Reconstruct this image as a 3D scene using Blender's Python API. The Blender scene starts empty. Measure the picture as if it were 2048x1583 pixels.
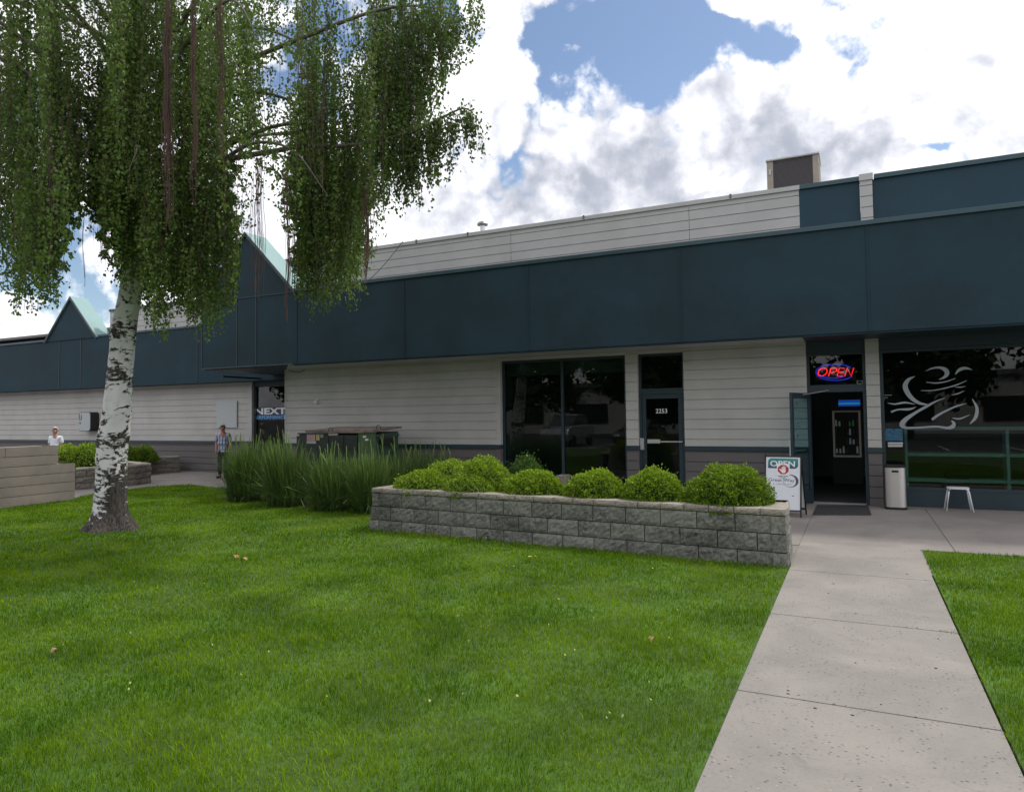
import bpy, bmesh, math, random
import numpy as np
from mathutils import Vector, Matrix
R = math.radians
random.seed(7)
rng = np.random.default_rng(7)
SC = bpy.context.scene
COL = SC.collection

# ------------------------------------------------------------------ camera
# world axes: X along the facade (to the right), Y into the building, Z up; camera stands at X=0, Y=0
CX, CY, F, EYE = 1003.0, 776.0, 1421.0, 1.77
M = np.array([[0.8945011737760492, 0.02857129056287135, 0.4461516910971449],
              [0.4468911069551228, -0.029264314562627635, -0.894109578529167],
              [-0.012489541132288142, 0.9991632905830515, -0.038945219392799976]])
C0 = np.array([0.0, 0.0, EYE])
cam_d = bpy.data.cameras.new('camera')
cam = bpy.data.objects.new('camera', cam_d)
COL.objects.link(cam)
mw = Matrix.Identity(4)
for i in range(3):
    for j in range(3):
        mw[i][j] = float(M[i][j])
mw[2][3] = EYE
cam.matrix_world = mw
cam_d.sensor_fit = 'HORIZONTAL'
cam_d.sensor_width = 36.0
cam_d.lens = F / 2048.0 * 36.0
cam_d.shift_x = (1024.0 - CX) / 2048.0
cam_d.shift_y = (CY - 791.5) / 2048.0
cam_d.clip_start = 0.05
cam_d.clip_end = 3000
SC.camera = cam

def ray(px, py):
    return M @ np.array([px - CX, -(py - CY), -F])
def onY(px, py, y):
    r = ray(px, py); return C0 + r * (y / r[1])
def onX(px, py, x):
    r = ray(px, py); return C0 + r * (x / r[0])
def onZ(px, py, z=0.0):
    r = ray(px, py); return C0 + r * ((z - EYE) / r[2])
def projv(P):
    c = (np.asarray(P) - C0) @ M
    return CX - F * c[..., 0] / c[..., 2], CY + F * c[..., 1] / c[..., 2]

# ------------------------------------------------------------------ sun, sky, exposure
SUN_AZ, SUN_EL = R(35), R(56)          # azimuth measured from +Y towards +X
sd = bpy.data.lights.new('sun', 'SUN')
sd.energy = 2.5
sd.angle = R(6)
sd.color = (1.0, 0.95, 0.88)
sun = bpy.data.objects.new('sun', sd)
COL.objects.link(sun)
to_sun = Vector((math.sin(SUN_AZ) * math.cos(SUN_EL), math.cos(SUN_AZ) * math.cos(SUN_EL), math.sin(SUN_EL)))
sun.rotation_euler = to_sun.to_track_quat('Z', 'Y').to_euler()
sun.location = (0, 0, 40)
SC.view_settings.view_transform = 'Standard'
SC.view_settings.look = 'None'
SC.view_settings.exposure = 0.15
SC.view_settings.gamma = 1.0
SC.view_settings.use_curve_mapping = False
SC.cycles.use_denoising = True
SC.cycles.max_bounces = 8
SC.cycles.transparent_max_bounces = 12
SC.cycles.sample_clamp_indirect = 6.0

class NT:
    """small helper for node trees"""
    def __init__(s, tree):
        s.t = tree; s.n = tree.nodes; s.l = tree.links
    def node(s, kind, **kw):
        n = s.n.new(kind)
        for k, v in kw.items():
            if k.startswith('_'):
                setattr(n, k[1:], v)
            else:
                s.set(n.inputs[k.replace('__', ' ')], v)
        return n
    def set(s, sock, v):
        if isinstance(v, bpy.types.NodeSocket):
            s.l.new(v, sock)
        else:
            sock.default_value = v
    def math(s, op, a, b=None, c=None, clamp=False):
        n = s.n.new('ShaderNodeMath'); n.operation = op; n.use_clamp = clamp
        s.set(n.inputs[0], a)
        if b is not None: s.set(n.inputs[1], b)
        if c is not None: s.set(n.inputs[2], c)
        return n.outputs[0]
    def smooth(s, x, a, b, lo=0.0, hi=1.0):
        n = s.n.new('ShaderNodeMapRange'); n.interpolation_type = 'SMOOTHSTEP'
        s.set(n.inputs[0], x); n.inputs[1].default_value = a; n.inputs[2].default_value = b
        n.inputs[3].default_value = lo; n.inputs[4].default_value = hi
        return n.outputs[0]
    def mix(s, fac, a, b):
        n = s.n.new('ShaderNodeMix'); n.data_type = 'RGBA'
        s.set(n.inputs[0], fac); s.set(n.inputs[6], a); s.set(n.inputs[7], b)
        return n.outputs[2]
    def noise(s, vec, scale, detail=4, rough=0.55, dist=0.0):
        n = s.n.new('ShaderNodeTexNoise')
        if vec is not None: s.l.new(vec, n.inputs['Vector'])
        n.inputs['Scale'].default_value = scale; n.inputs['Detail'].default_value = detail
        n.inputs['Roughness'].default_value = rough; n.inputs['Distortion'].default_value = dist
        return n.outputs[0]

def c4(c):
    return (c[0], c[1], c[2], 1.0)

world = bpy.data.worlds.new('World')
SC.world = world
world.use_nodes = True
w = NT(world.node_tree)
for n in list(w.n): w.n.remove(n)
out = w.n.new('ShaderNodeOutputWorld')
sky = w.n.new('ShaderNodeTexSky')
sky.sky_type = 'NISHITA'
sky.sun_disc = False
sky.sun_elevation = SUN_EL
sky.sun_rotation = SUN_AZ
sky.air_density = 1.0; sky.dust_density = 0.6; sky.ozone_density = 1.4
bg_sky = w.n.new('ShaderNodeBackground')
w.l.new(sky.outputs[0], bg_sky.inputs[0])
bg_sky.inputs[1].default_value = 0.12
tc = w.n.new('ShaderNodeTexCoord')
dvec = tc.outputs['Generated']
def blob(px, py, rad, soft=2.0):
    d = ray(px, py); d = d / np.linalg.norm(d)
    dn = w.n.new('ShaderNodeVectorMath'); dn.operation = 'DISTANCE'
    w.l.new(warp_v, dn.inputs[0]); dn.inputs[1].default_value = tuple(float(v) for v in d)
    return w.smooth(dn.outputs['Value'], 0.0, rad * 1.7, 1.0, 0.0)
wn = w.n.new('ShaderNodeTexNoise'); w.l.new(dvec, wn.inputs['Vector'])
wn.inputs['Scale'].default_value = 9; wn.inputs['Detail'].default_value = 6
ws = w.n.new('ShaderNodeVectorMath'); ws.operation = 'MULTIPLY_ADD'
w.l.new(wn.outputs['Color'], ws.inputs[0]); ws.inputs[1].default_value = (0.16,) * 3
w.l.new(dvec, ws.inputs[2])
ws2 = w.n.new('ShaderNodeVectorMath'); ws2.operation = 'SUBTRACT'
w.l.new(ws.outputs[0], ws2.inputs[0]); ws2.inputs[1].default_value = (0.08,) * 3
warp_v = ws2.outputs[0]
def total(blobs, BK_=1.0):
    acc = None
    for b in blobs:
        v = blob(*b[:3]); v = w.math('MULTIPLY', v, b[3] * BK_)
        acc = v if acc is None else w.math('ADD', acc, v)
    return acc
blue = total([(1085, 80, .045, .55), (1205, 105, .055, .62), (1330, 120, .065, .6), (1310, 50, .055, .3), (1470, 100, .055, .5),
              (1560, 95, .035, .3), (1290, 165, .022, .4), (1120, 245, .05, .28), (1010, 330, .05, .22), (1905, 290, .015, .35),
              (130, 250, .07, .5), (190, 560, .06, .4), (100, 470, .06, .3), (560, 160, .05, .45), (430, 240, .05, .3), (640, 60, .1, .5),
              (880, 30, .06, .4), (1700, 10, .05, .3), (440, 560, .03, .35), (1960, 300, .02, .2)], 0.80)
grey = total([(1470, 350, .075, .7), (1340, 375, .07, .6), (1200, 395, .08, .75), (1060, 330, .07, .55), (930, 420, .05, .7),
              (1010, 390, .05, .5), (1640, 310, .07, .75), (1740, 330, .05, .6), (1860, 180, .055, .4), (1130, 260, .05, .45),
              (960, 210, .05, .3), (1250, 350, .05, .4), (1550, 280, .04, .45), (620, 330, .07, .2), (1960, 280, .06, .4)])
n1 = w.noise(dvec, 5.5, 12, 0.62, 0.25)
n2 = w.noise(dvec, 17.0, 8, 0.6, 0.1)
n5 = w.noise(dvec, 48.0, 6, 0.6, 0.0)
dens = w.math('ADD', w.math('MULTIPLY', n1, 0.62), w.math('ADD', w.math('MULTIPLY', n2, 0.42), w.math('MULTIPLY', w.math('SUBTRACT', n5, 0.5), 0.34)))
def puff(scale):
    v_ = w.n.new('ShaderNodeTexVoronoi'); v_.feature = 'SMOOTH_F1'; v_.inputs['Smoothness'].default_value = 0.35
    v_.inputs['Scale'].default_value = scale; w.l.new(warp_v, v_.inputs['Vector']); return v_.outputs['Distance']
p1, p2 = puff(15), puff(38)
puffs = w.math('ADD', w.math('MULTIPLY', w.math('SUBTRACT', p1, 0.42), 0.42), w.math('MULTIPLY', w.math('SUBTRACT', p2, 0.42), 0.22))
dens = w.math('SUBTRACT', w.math('ADD', dens, 0.235), w.math('ADD', blue, w.math('MULTIPLY', puffs, 0.8)))
mask = w.smooth(dens, 0.355, 0.56)
n3 = w.noise(dvec, 8.0, 10, 0.6, 0.4)
n4 = w.noise(dvec, 22.0, 6, 0.55, 0.2)
shade = w.math('ADD', w.math('MULTIPLY', n3, 0.95), w.math('ADD', w.math('MULTIPLY', n4, 0.62), w.math('MULTIPLY', w.math('SUBTRACT', n5, 0.5), 0.25)))
shade = w.math('ADD', w.math('ADD', shade, w.math('MULTIPLY', puffs, 1.1)), 0.0)
shade = w.math('ADD', w.math('SUBTRACT', shade, 0.80), w.math('MULTIPLY', grey, 0.36))
gmask = w.math('MULTIPLY', w.smooth(shade, -0.10, 0.62), w.smooth(n2, 0.28, 0.62, 0.72, 1.0))
ccol = w.mix(gmask, (1.25, 1.25, 1.29, 1), (0.44, 0.47, 0.56, 1))
# overcast-like lower radiance all round keeps the light soft; below the horizon is hidden by the ground
bg_cl = w.n.new('ShaderNodeBackground')
w.l.new(ccol, bg_cl.inputs[0]); bg_cl.inputs[1].default_value = 1.0
mx = w.n.new('ShaderNodeMixShader')
w.l.new(mask, mx.inputs[0]); w.l.new(bg_sky.outputs[0], mx.inputs[1]); w.l.new(bg_cl.outputs[0], mx.inputs[2])
w.l.new(mx.outputs[0], out.inputs[0])

# ------------------------------------------------------------------ materials
def mat(name, col, rough=0.7, var=0.0, vscale=3.0, bump=0.0, bscale=60.0, metal=0.0, spec=0.5, col2=None, streak=None,
        coat=0.0, detail=6, emit=None, estr=0.0):
    m = bpy.data.materials.new(name); m.use_nodes = True
    t = NT(m.node_tree)
    b = t.n['Principled BSDF']
    tcn = t.n.new('ShaderNodeTexCoord'); v = tcn.outputs['Object']
    b.inputs['Base Color'].default_value = c4(col)
    b.inputs['Roughness'].default_value = rough
    b.inputs['Metallic'].default_value = metal
    b.inputs['Specular IOR Level'].default_value = spec
    b.inputs['Coat Weight'].default_value = coat
    if var or col2:
        vv = v
        if streak:
            mp = t.n.new('ShaderNodeMapping'); mp.inputs['Scale'].default_value = streak
            t.l.new(v, mp.inputs['Vector']); vv = mp.outputs[0]
        fac = t.smooth(t.noise(vv, vscale, detail, 0.6, 0.2), 0.3, 0.7)
        hi = col2 if col2 else tuple(min(1, c * (1 + var)) for c in col)
        lo = col if col2 else tuple(c * (1 - var) for c in col)
        t.l.new(t.mix(fac, c4(lo), c4(hi)), b.inputs['Base Color'])
        t.l.new(t.smooth(fac, 0, 1, max(0.02, rough - .06), min(1, rough + .06)), b.inputs['Roughness'])
    if bump:
        bn = t.n.new('ShaderNodeBump'); bn.inputs['Strength'].default_value = 1.0; bn.inputs['Distance'].default_value = bump
        t.l.new(t.noise(v, bscale, 5, 0.6), bn.inputs['Height']); t.l.new(bn.outputs[0], b.inputs['Normal'])
    if emit:
        b.inputs['Emission Color'].default_value = c4(emit); b.inputs['Emission Strength'].default_value = estr
    return m

def leafmat(name, dark, light, trans=0.35, rough=0.5, world_noise=0.0, wn_scale=0.6, attr='tint'):
    """leaves and blades: per-leaf tint, a waxy front and light passing through"""
    m = bpy.data.materials.new(name); m.use_nodes = True
    t = NT(m.node_tree); b = t.n['Principled BSDF']; o = t.n['Material Output']
    a = t.n.new('ShaderNodeAttribute'); a.attribute_name = attr
    fac = a.outputs['Fac']
    if world_noise:
        tcn = t.n.new('ShaderNodeTexCoord')
        nz = t.noise(tcn.outputs['Object'], wn_scale, 5, 0.6, 0.3)
        fac = t.math('ADD', fac, t.math('MULTIPLY', t.math('SUBTRACT', nz, 0.5), world_noise), clamp=True)
    col = t.mix(fac, c4(dark), c4(light))
    t.l.new(col, b.inputs['Base Color'])
    b.inputs['Roughness'].default_value = rough
    b.inputs['Specular IOR Level'].default_value = 0.3
    tr = t.n.new('ShaderNodeBsdfTranslucent'); t.l.new(t.mix(0.35, col, (0.16, 0.30, 0.01, 1)), tr.inputs[0])
    ms = t.n.new('ShaderNodeMixShader'); ms.inputs[0].default_value = trans
    t.l.new(b.outputs[0], ms.inputs[1]); t.l.new(tr.outputs[0], ms.inputs[2]); t.l.new(ms.outputs[0], o.inputs[0])
    return m

def glassmat(name, tint, refl=1.0, thru=0.55):
    """window glass seen by day: a mirror at glancing angles, a dark tinted view through it"""
    m = bpy.data.materials.new(name); m.use_nodes = True
    t = NT(m.node_tree); o = t.n['Material Output']; t.n.remove(t.n['Principled BSDF'])
    g = t.n.new('ShaderNodeBsdfGlossy'); g.inputs['Roughness'].default_value = 0.0; g.inputs[0].default_value = (refl, refl, refl, 1)
    tr = t.n.new('ShaderNodeBsdfTransparent'); tr.inputs[0].default_value = c4(tuple(c * thru for c in tint))
    fr = t.n.new('ShaderNodeFresnel'); fr.inputs[0].default_value = 1.5
    ms = t.n.new('ShaderNodeMixShader')
    ge = t.n.new('ShaderNodeNewGeometry')   # only the side met first mirrors, so the far face of the pane adds no false inner mirror
    t.l.new(t.math('MULTIPLY', fr.outputs[0], t.math('SUBTRACT', 1.0, ge.outputs['Backfacing'])), ms.inputs[0]); t.l.new(tr.outputs[0], ms.inputs[1]); t.l.new(g.outputs[0], ms.inputs[2])
    t.l.new(ms.outputs[0], o.inputs[0])
    return m

MT = {}
MT['siding'] = mat('siding', (0.458, 0.452, 0.438), 0.75, 0.08, 1.0, 0.0006, 90)
MT['siding_up'] = mat('siding_upper', (0.45, 0.447, 0.445), 0.72, 0.07, 1.1, 0.0006, 90)
MT['wains'] = mat('wainscot', (0.125, 0.112, 0.115), 0.75, 0.08, 1.5, 0.0006, 90)
MT['teal'] = mat('teal_stucco', (0.019, 0.042, 0.057), 0.85, 0.22, 0.8, 0.002, 55, spec=0.3)
MT['tealup'] = mat('teal_panel', (0.025, 0.056, 0.080), 0.8, 0.18, 0.7, 0.0015, 55, spec=0.3)
MT['trim'] = mat('teal_trim', (0.018, 0.038, 0.050), 0.5, 0.08, 3)
MT['cap'] = mat('cap_flashing', (0.040, 0.078, 0.098), 0.45, 0.08, 2, metal=0.2)
MT['capw'] = mat('pale_flashing', (0.44, 0.44, 0.44), 0.45, 0.06, 2)
MT['aqua'] = mat('aqua_roof_metal', (0.17, 0.30, 0.30), 0.5, 0.08, 1.5)
MT['dark'] = mat('dark_metal', (0.012, 0.013, 0.015), 0.5)
MT['roof'] = mat('roof_membrane', (0.18, 0.18, 0.18), 0.9, 0.1)
MT['room'] = mat('room_paint', (0.20, 0.21, 0.21), 0.9, 0.1, 1)
MT['carpet'] = mat('room_carpet', (0.03, 0.03, 0.033), 0.95, 0.1)
MT['glass'] = glassmat('window_glass', (0.72, 0.82, 0.80), 1.0, 0.80)
MT['doorglass'] = glassmat('door_glass', (0.74, 0.88, 0.90), 1.0, 0.90)
MT['alu'] = mat('aluminium', (0.62, 0.63, 0.64), 0.35, metal=0.7)
MT['steel'] = mat('brushed_steel', (0.66, 0.63, 0.63), 0.36, metal=0.75)
MT['white'] = mat('white_paint', (0.72, 0.73, 0.75), 0.45, 0.03, 2)
MT['decal'] = mat('grey_vinyl', (0.30, 0.34, 0.37), 0.5)
MT['textw'] = mat('white_vinyl', (0.75, 0.76, 0.78), 0.5)
MT['blue'] = mat('blue_vinyl', (0.006, 0.05, 0.17), 0.5)
MT['bluel'] = mat('light_blue_vinyl', (0.22, 0.58, 1.0), 0.5)
MT['navy'] = mat('navy_print', (0.02, 0.035, 0.09), 0.5)
MT['aquashelf'] = mat('aqua_shelf_paint', (0.28, 0.44, 0.43), 0.5, 0.05)
MT['rust'] = mat('rusty_lid', (0.085, 0.075, 0.060), 0.8, 0.3, 5, 0.002, 40, col2=(0.22, 0.175, 0.145))
MT['cabinet'] = mat('dark_green_paint', (0.010, 0.020, 0.018), 0.45, 0.25, 3)
MT['green'] = mat('worn_green_paint', (0.055, 0.10, 0.045), 0.65, 0.3, 6, streak=(6, 6, 0.6), col2=(0.10, 0.16, 0.075))
MT['dgreen'] = mat('dumpster_green', (0.035, 0.065, 0.05), 0.6, 0.25, 3)
MT['black'] = mat('black_rubber', (0.012, 0.012, 0.013), 0.8)
MT['mat'] = mat('mat_fibre', (0.028, 0.028, 0.030), 0.95, 0.2, 30, 0.003, 200)

def concrete(name, base, agg=1.0):
    m = bpy.data.materials.new(name); m.use_nodes = True
    t = NT(m.node_tree); b = t.n['Principled BSDF']; v = t.n.new('ShaderNodeTexCoord').outputs['Object']
    big = t.smooth(t.noise(v, 0.9, 6, 0.65, 0.4), 0.32, 0.68)
    col = t.mix(big, c4(tuple(c * 0.84 for c in base)), c4(tuple(min(1, c * 1.10) for c in base)))
    fine = t.noise(v, 45, 4, 0.7)
    col = t.mix(t.math('MULTIPLY', t.smooth(fine, 0.50, 0.72), 0.30 * agg), col, c4(tuple(c * 0.5 for c in base)))
    mp = t.n.new('ShaderNodeMapping'); mp.inputs['Scale'].default_value = (1, 1.6, 1); t.l.new(v, mp.inputs['Vector'])
    vo = t.n.new('ShaderNodeTexVoronoi'); vo.inputs['Scale'].default_value = 30; t.l.new(mp.outputs[0], vo.inputs['Vector'])
    chip = t.math('MULTIPLY', t.smooth(vo.outputs['Distance'], 0.16, 0.30, 1, 0), t.smooth(t.noise(v, 5.0, 4, 0.6), 0.40, 0.58))
    sep = t.n.new('ShaderNodeSeparateColor'); t.l.new(vo.outputs['Color'], sep.inputs[0])
    pick = t.smooth(sep.outputs[0], 0.40, 0.45)
    col = t.mix(t.math('MULTIPLY', t.math('MULTIPLY', chip, pick), 0.9 * agg), col, c4(tuple(c * 0.30 for c in base)))
    pick2 = t.smooth(sep.outputs[1], 0.80, 0.84)
    col = t.mix(t.math('MULTIPLY', t.math('MULTIPLY', chip, pick2), 0.6 * agg), col, c4(tuple(min(1, c * 1.7) for c in base)))
    stain = t.smooth(t.noise(v, 2.6, 8, 0.7, 0.8), 0.60, 0.72)
    col = t.mix(t.math('MULTIPLY', stain, 0.30), col, c4(tuple(c * 0.45 for c in base)))
    t.l.new(col, b.inputs['Base Color']); b.inputs['Roughness'].default_value = 0.9; b.inputs['Specular IOR Level'].default_value = 0.25
    bn = t.n.new('ShaderNodeBump'); bn.inputs['Distance'].default_value = 0.004
    t.l.new(t.math('ADD', fine, t.math('MULTIPLY', chip, -0.6)), bn.inputs['Height']); t.l.new(bn.outputs[0], b.inputs['Normal'])
    return m
MT['concrete'] = concrete('concrete_walk', (0.24, 0.225, 0.206))
MT['plaza'] = concrete('concrete_apron', (0.235, 0.215, 0.20), 0.6)
MT['blockwall'] = concrete('smooth_wall_block', (0.24, 0.21, 0.19), 0.35)
MT['soil'] = mat('lawn_soil', (0.045, 0.10, 0.010), 0.95, 0.35, 1.5, 0.01, 25)
MT['bark_soil'] = mat('bed_soil', (0.05, 0.038, 0.028), 0.95, 0.35, 8, 0.01, 30)
MT['asphalt'] = mat('asphalt', (0.05, 0.05, 0.052), 0.9, 0.2, 2, 0.003, 80)

def stonemat(name, dark, light):
    m = bpy.data.materials.new(name); m.use_nodes = True
    t = NT(m.node_tree); b = t.n['Principled BSDF']; v = t.n.new('ShaderNodeTexCoord').outputs['Object']
    a = t.n.new('ShaderNodeAttribute'); a.attribute_name = 'tint'
    f = t.math('ADD', t.math('ADD', t.math('MULTIPLY', t.noise(v, 26, 8, 0.75), 0.7), t.math('MULTIPLY', t.noise(v, 2.2, 5, 0.6), 0.3)), t.math('MULTIPLY', a.outputs['Fac'], 0.10))
    col = t.mix(t.smooth(f, 0.34, 0.74), c4(dark), c4(light))
    t.l.new(col, b.inputs['Base Color']); b.inputs['Roughness'].default_value = 0.95; b.inputs['Specular IOR Level'].default_value = 0.2
    bn = t.n.new('ShaderNodeBump'); bn.inputs['Distance'].default_value = 0.008; bn.inputs['Strength'].default_value = 0.9
    t.l.new(t.noise(v, 30, 8, 0.7), bn.inputs['Height']); t.l.new(bn.outputs[0], b.inputs['Normal'])
    return m
MT['split'] = stonemat('split_face_block', (0.050, 0.051, 0.045), (0.265, 0.265, 0.24))
MT['capstone'] = stonemat('cap_block', (0.16, 0.145, 0.125), (0.36, 0.33, 0.285))
MT['timberstone'] = stonemat('weathered_block', (0.09, 0.08, 0.07), (0.22, 0.20, 0.175))

def birchmat():
    m = bpy.data.materials.new('birch_bark'); m.use_nodes = True
    t = NT(m.node_tree); b = t.n['Principled BSDF']; v = t.n.new('ShaderNodeTexCoord').outputs['Object']
    sep = t.n.new('ShaderNodeSeparateXYZ'); t.l.new(v, sep.inputs[0]); z = sep.outputs[2]; x = sep.outputs[0]
    mp = t.n.new('ShaderNodeMapping'); mp.inputs['Scale'].default_value = (1.0, 1.0, 1.9); t.l.new(v, mp.inputs['Vector'])
    scar = t.noise(mp.outputs[0], 3.4, 3, 0.5, 1.5)
    mp2 = t.n.new('ShaderNodeMapping'); mp2.inputs['Scale'].default_value = (1.0, 1.0, 2.4); t.l.new(v, mp2.inputs['Vector'])
    jag = t.noise(mp2.outputs[0], 13, 5, 0.65, 0.8)
    f = t.math('ADD', t.math('MULTIPLY', scar, 0.50), t.math('MULTIPLY', jag, 0.50))
    # the foot of a birch is rough and dark; the furrowed bark climbs higher on the +X side
    lat = t.math('SUBTRACT', t.math('ADD', t.math('MULTIPLY', x, 0.89), t.math('MULTIPLY', sep.outputs[1], 0.45)), t.math('MULTIPLY', z, 0.02))
    low = t.math('ADD', t.smooth(z, 0.0, 0.45, 0.12, 0.0), t.math('ADD', t.smooth(z, 0.6, 1.75, 0.052, 0.0), t.math('MULTIPLY', t.smooth(lat, -0.04, 0.10), t.smooth(z, 0.7, 1.5, 0.11, 0.0))))
    band = t.math('MULTIPLY', t.smooth(t.math('ABSOLUTE', t.math('SUBTRACT', z, 1.48)), 0.0, 0.20, 1.0, 0.0), 0.11)
    band2 = t.math('MULTIPLY', t.smooth(t.math('ABSOLUTE', t.math('SUBTRACT', z, 2.52)), 0.0, 0.22, 1.0, 0.0), 0.09)
    band3 = t.math('MULTIPLY', t.smooth(t.math('ABSOLUTE', t.math('SUBTRACT', z, 3.20)), 0.0, 0.25, 1.0, 0.0), 0.10)
    f = t.math('ADD', f, t.math('ADD', low, t.math('ADD', band, t.math('ADD', band2, band3))))
    dark = t.smooth(f, 0.562, 0.588)
    mp3 = t.n.new('ShaderNodeMapping'); mp3.inputs['Scale'].default_value = (1, 1, 14); t.l.new(v, mp3.inputs['Vector'])
    lent = t.smooth(t.noise(mp3.outputs[0], 9, 4, 0.7), 0.60, 0.68)
    white = t.mix(t.noise(v, 5, 4, 0.6), (0.50, 0.49, 0.50, 1), (0.80, 0.79, 0.81, 1))
    white = t.mix(t.math('MULTIPLY', lent, 0.45), white, (0.20, 0.16, 0.14, 1))
    mp4 = t.n.new('ShaderNodeMapping'); mp4.inputs['Scale'].default_value = (1, 1, .25); t.l.new(v, mp4.inputs['Vector'])
    furrow = t.noise(mp4.outputs[0], 34, 5, 0.65)
    bark = t.mix(t.smooth(furrow, 0.35, 0.65), (0.012, 0.010, 0.009, 1), (0.080, 0.066, 0.057, 1))
    t.l.new(t.mix(dark, white, bark), b.inputs['Base Color']); b.inputs['Roughness'].default_value = 0.85
    bn = t.n.new('ShaderNodeBump'); bn.inputs['Distance'].default_value = 0.02
    h = t.math('ADD', t.math('MULTIPLY', t.math('MULTIPLY', furrow, dark), 1.0), t.math('MULTIPLY', dark, 0.25))
    t.l.new(h, bn.inputs['Height']); t.l.new(bn.outputs[0], b.inputs['Normal'])
    return m
MT['birch'] = birchmat()
MT['limb'] = mat('limb_bark', (0.13, 0.11, 0.095), 0.85, 0.3, 6)
MT['twig'] = mat('twig_bark', (0.085, 0.044, 0.037), 0.8, 0.3, 3)
MT['birchleaf'] = leafmat('birch_leaf', (0.020, 0.046, 0.018), (0.17, 0.26, 0.055), 0.42, 0.45)
MT['boxleaf'] = leafmat('shrub_leaf', (0.035, 0.095, 0.008), (0.33, 0.48, 0.022), 0.30, 0.45)
MT['darkleaf'] = leafmat('dark_shrub_leaf', (0.014, 0.045, 0.010), (0.075, 0.16, 0.022), 0.22, 0.4)
MT['tallgrass'] = leafmat('tall_grass_blade', (0.022, 0.055, 0.014), (0.17, 0.26, 0.075), 0.30, 0.5)
MT['lawn'] = leafmat('lawn_blade', (0.050, 0.135, 0.002), (0.30, 0.44, 0.004), 0.34, 0.8, 1.6, 1.1)
MT['lawn'].node_tree.nodes['Principled BSDF'].inputs['Specular IOR Level'].default_value = 0.12
MT['treeleaf'] = leafmat('street_tree_leaf', (0.012, 0.03, 0.008), (0.05, 0.09, 0.02), 0.2, 0.6)
MT['core'] = mat('shrub_core', (0.012, 0.018, 0.007), 0.95)

# ------------------------------------------------------------------ object helpers
def origin(o):
    v = np.zeros(3)
    while o is not None:
        v += np.array(o.location[:]); o = o.parent
    return v
def tag(o, label=None, cat=None, group=None, kind=None):
    if label: o['label'] = label
    if cat: o['category'] = cat
    if group: o['group'] = group
    if kind: o['kind'] = kind
    return o
def thing(name, label, cat, loc, group=None):
    o = bpy.data.objects.new(name, None); COL.objects.link(o); o.location = [float(v) for v in loc]
    o.empty_display_size = 0.2
    return tag(o, label, cat, group)

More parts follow.
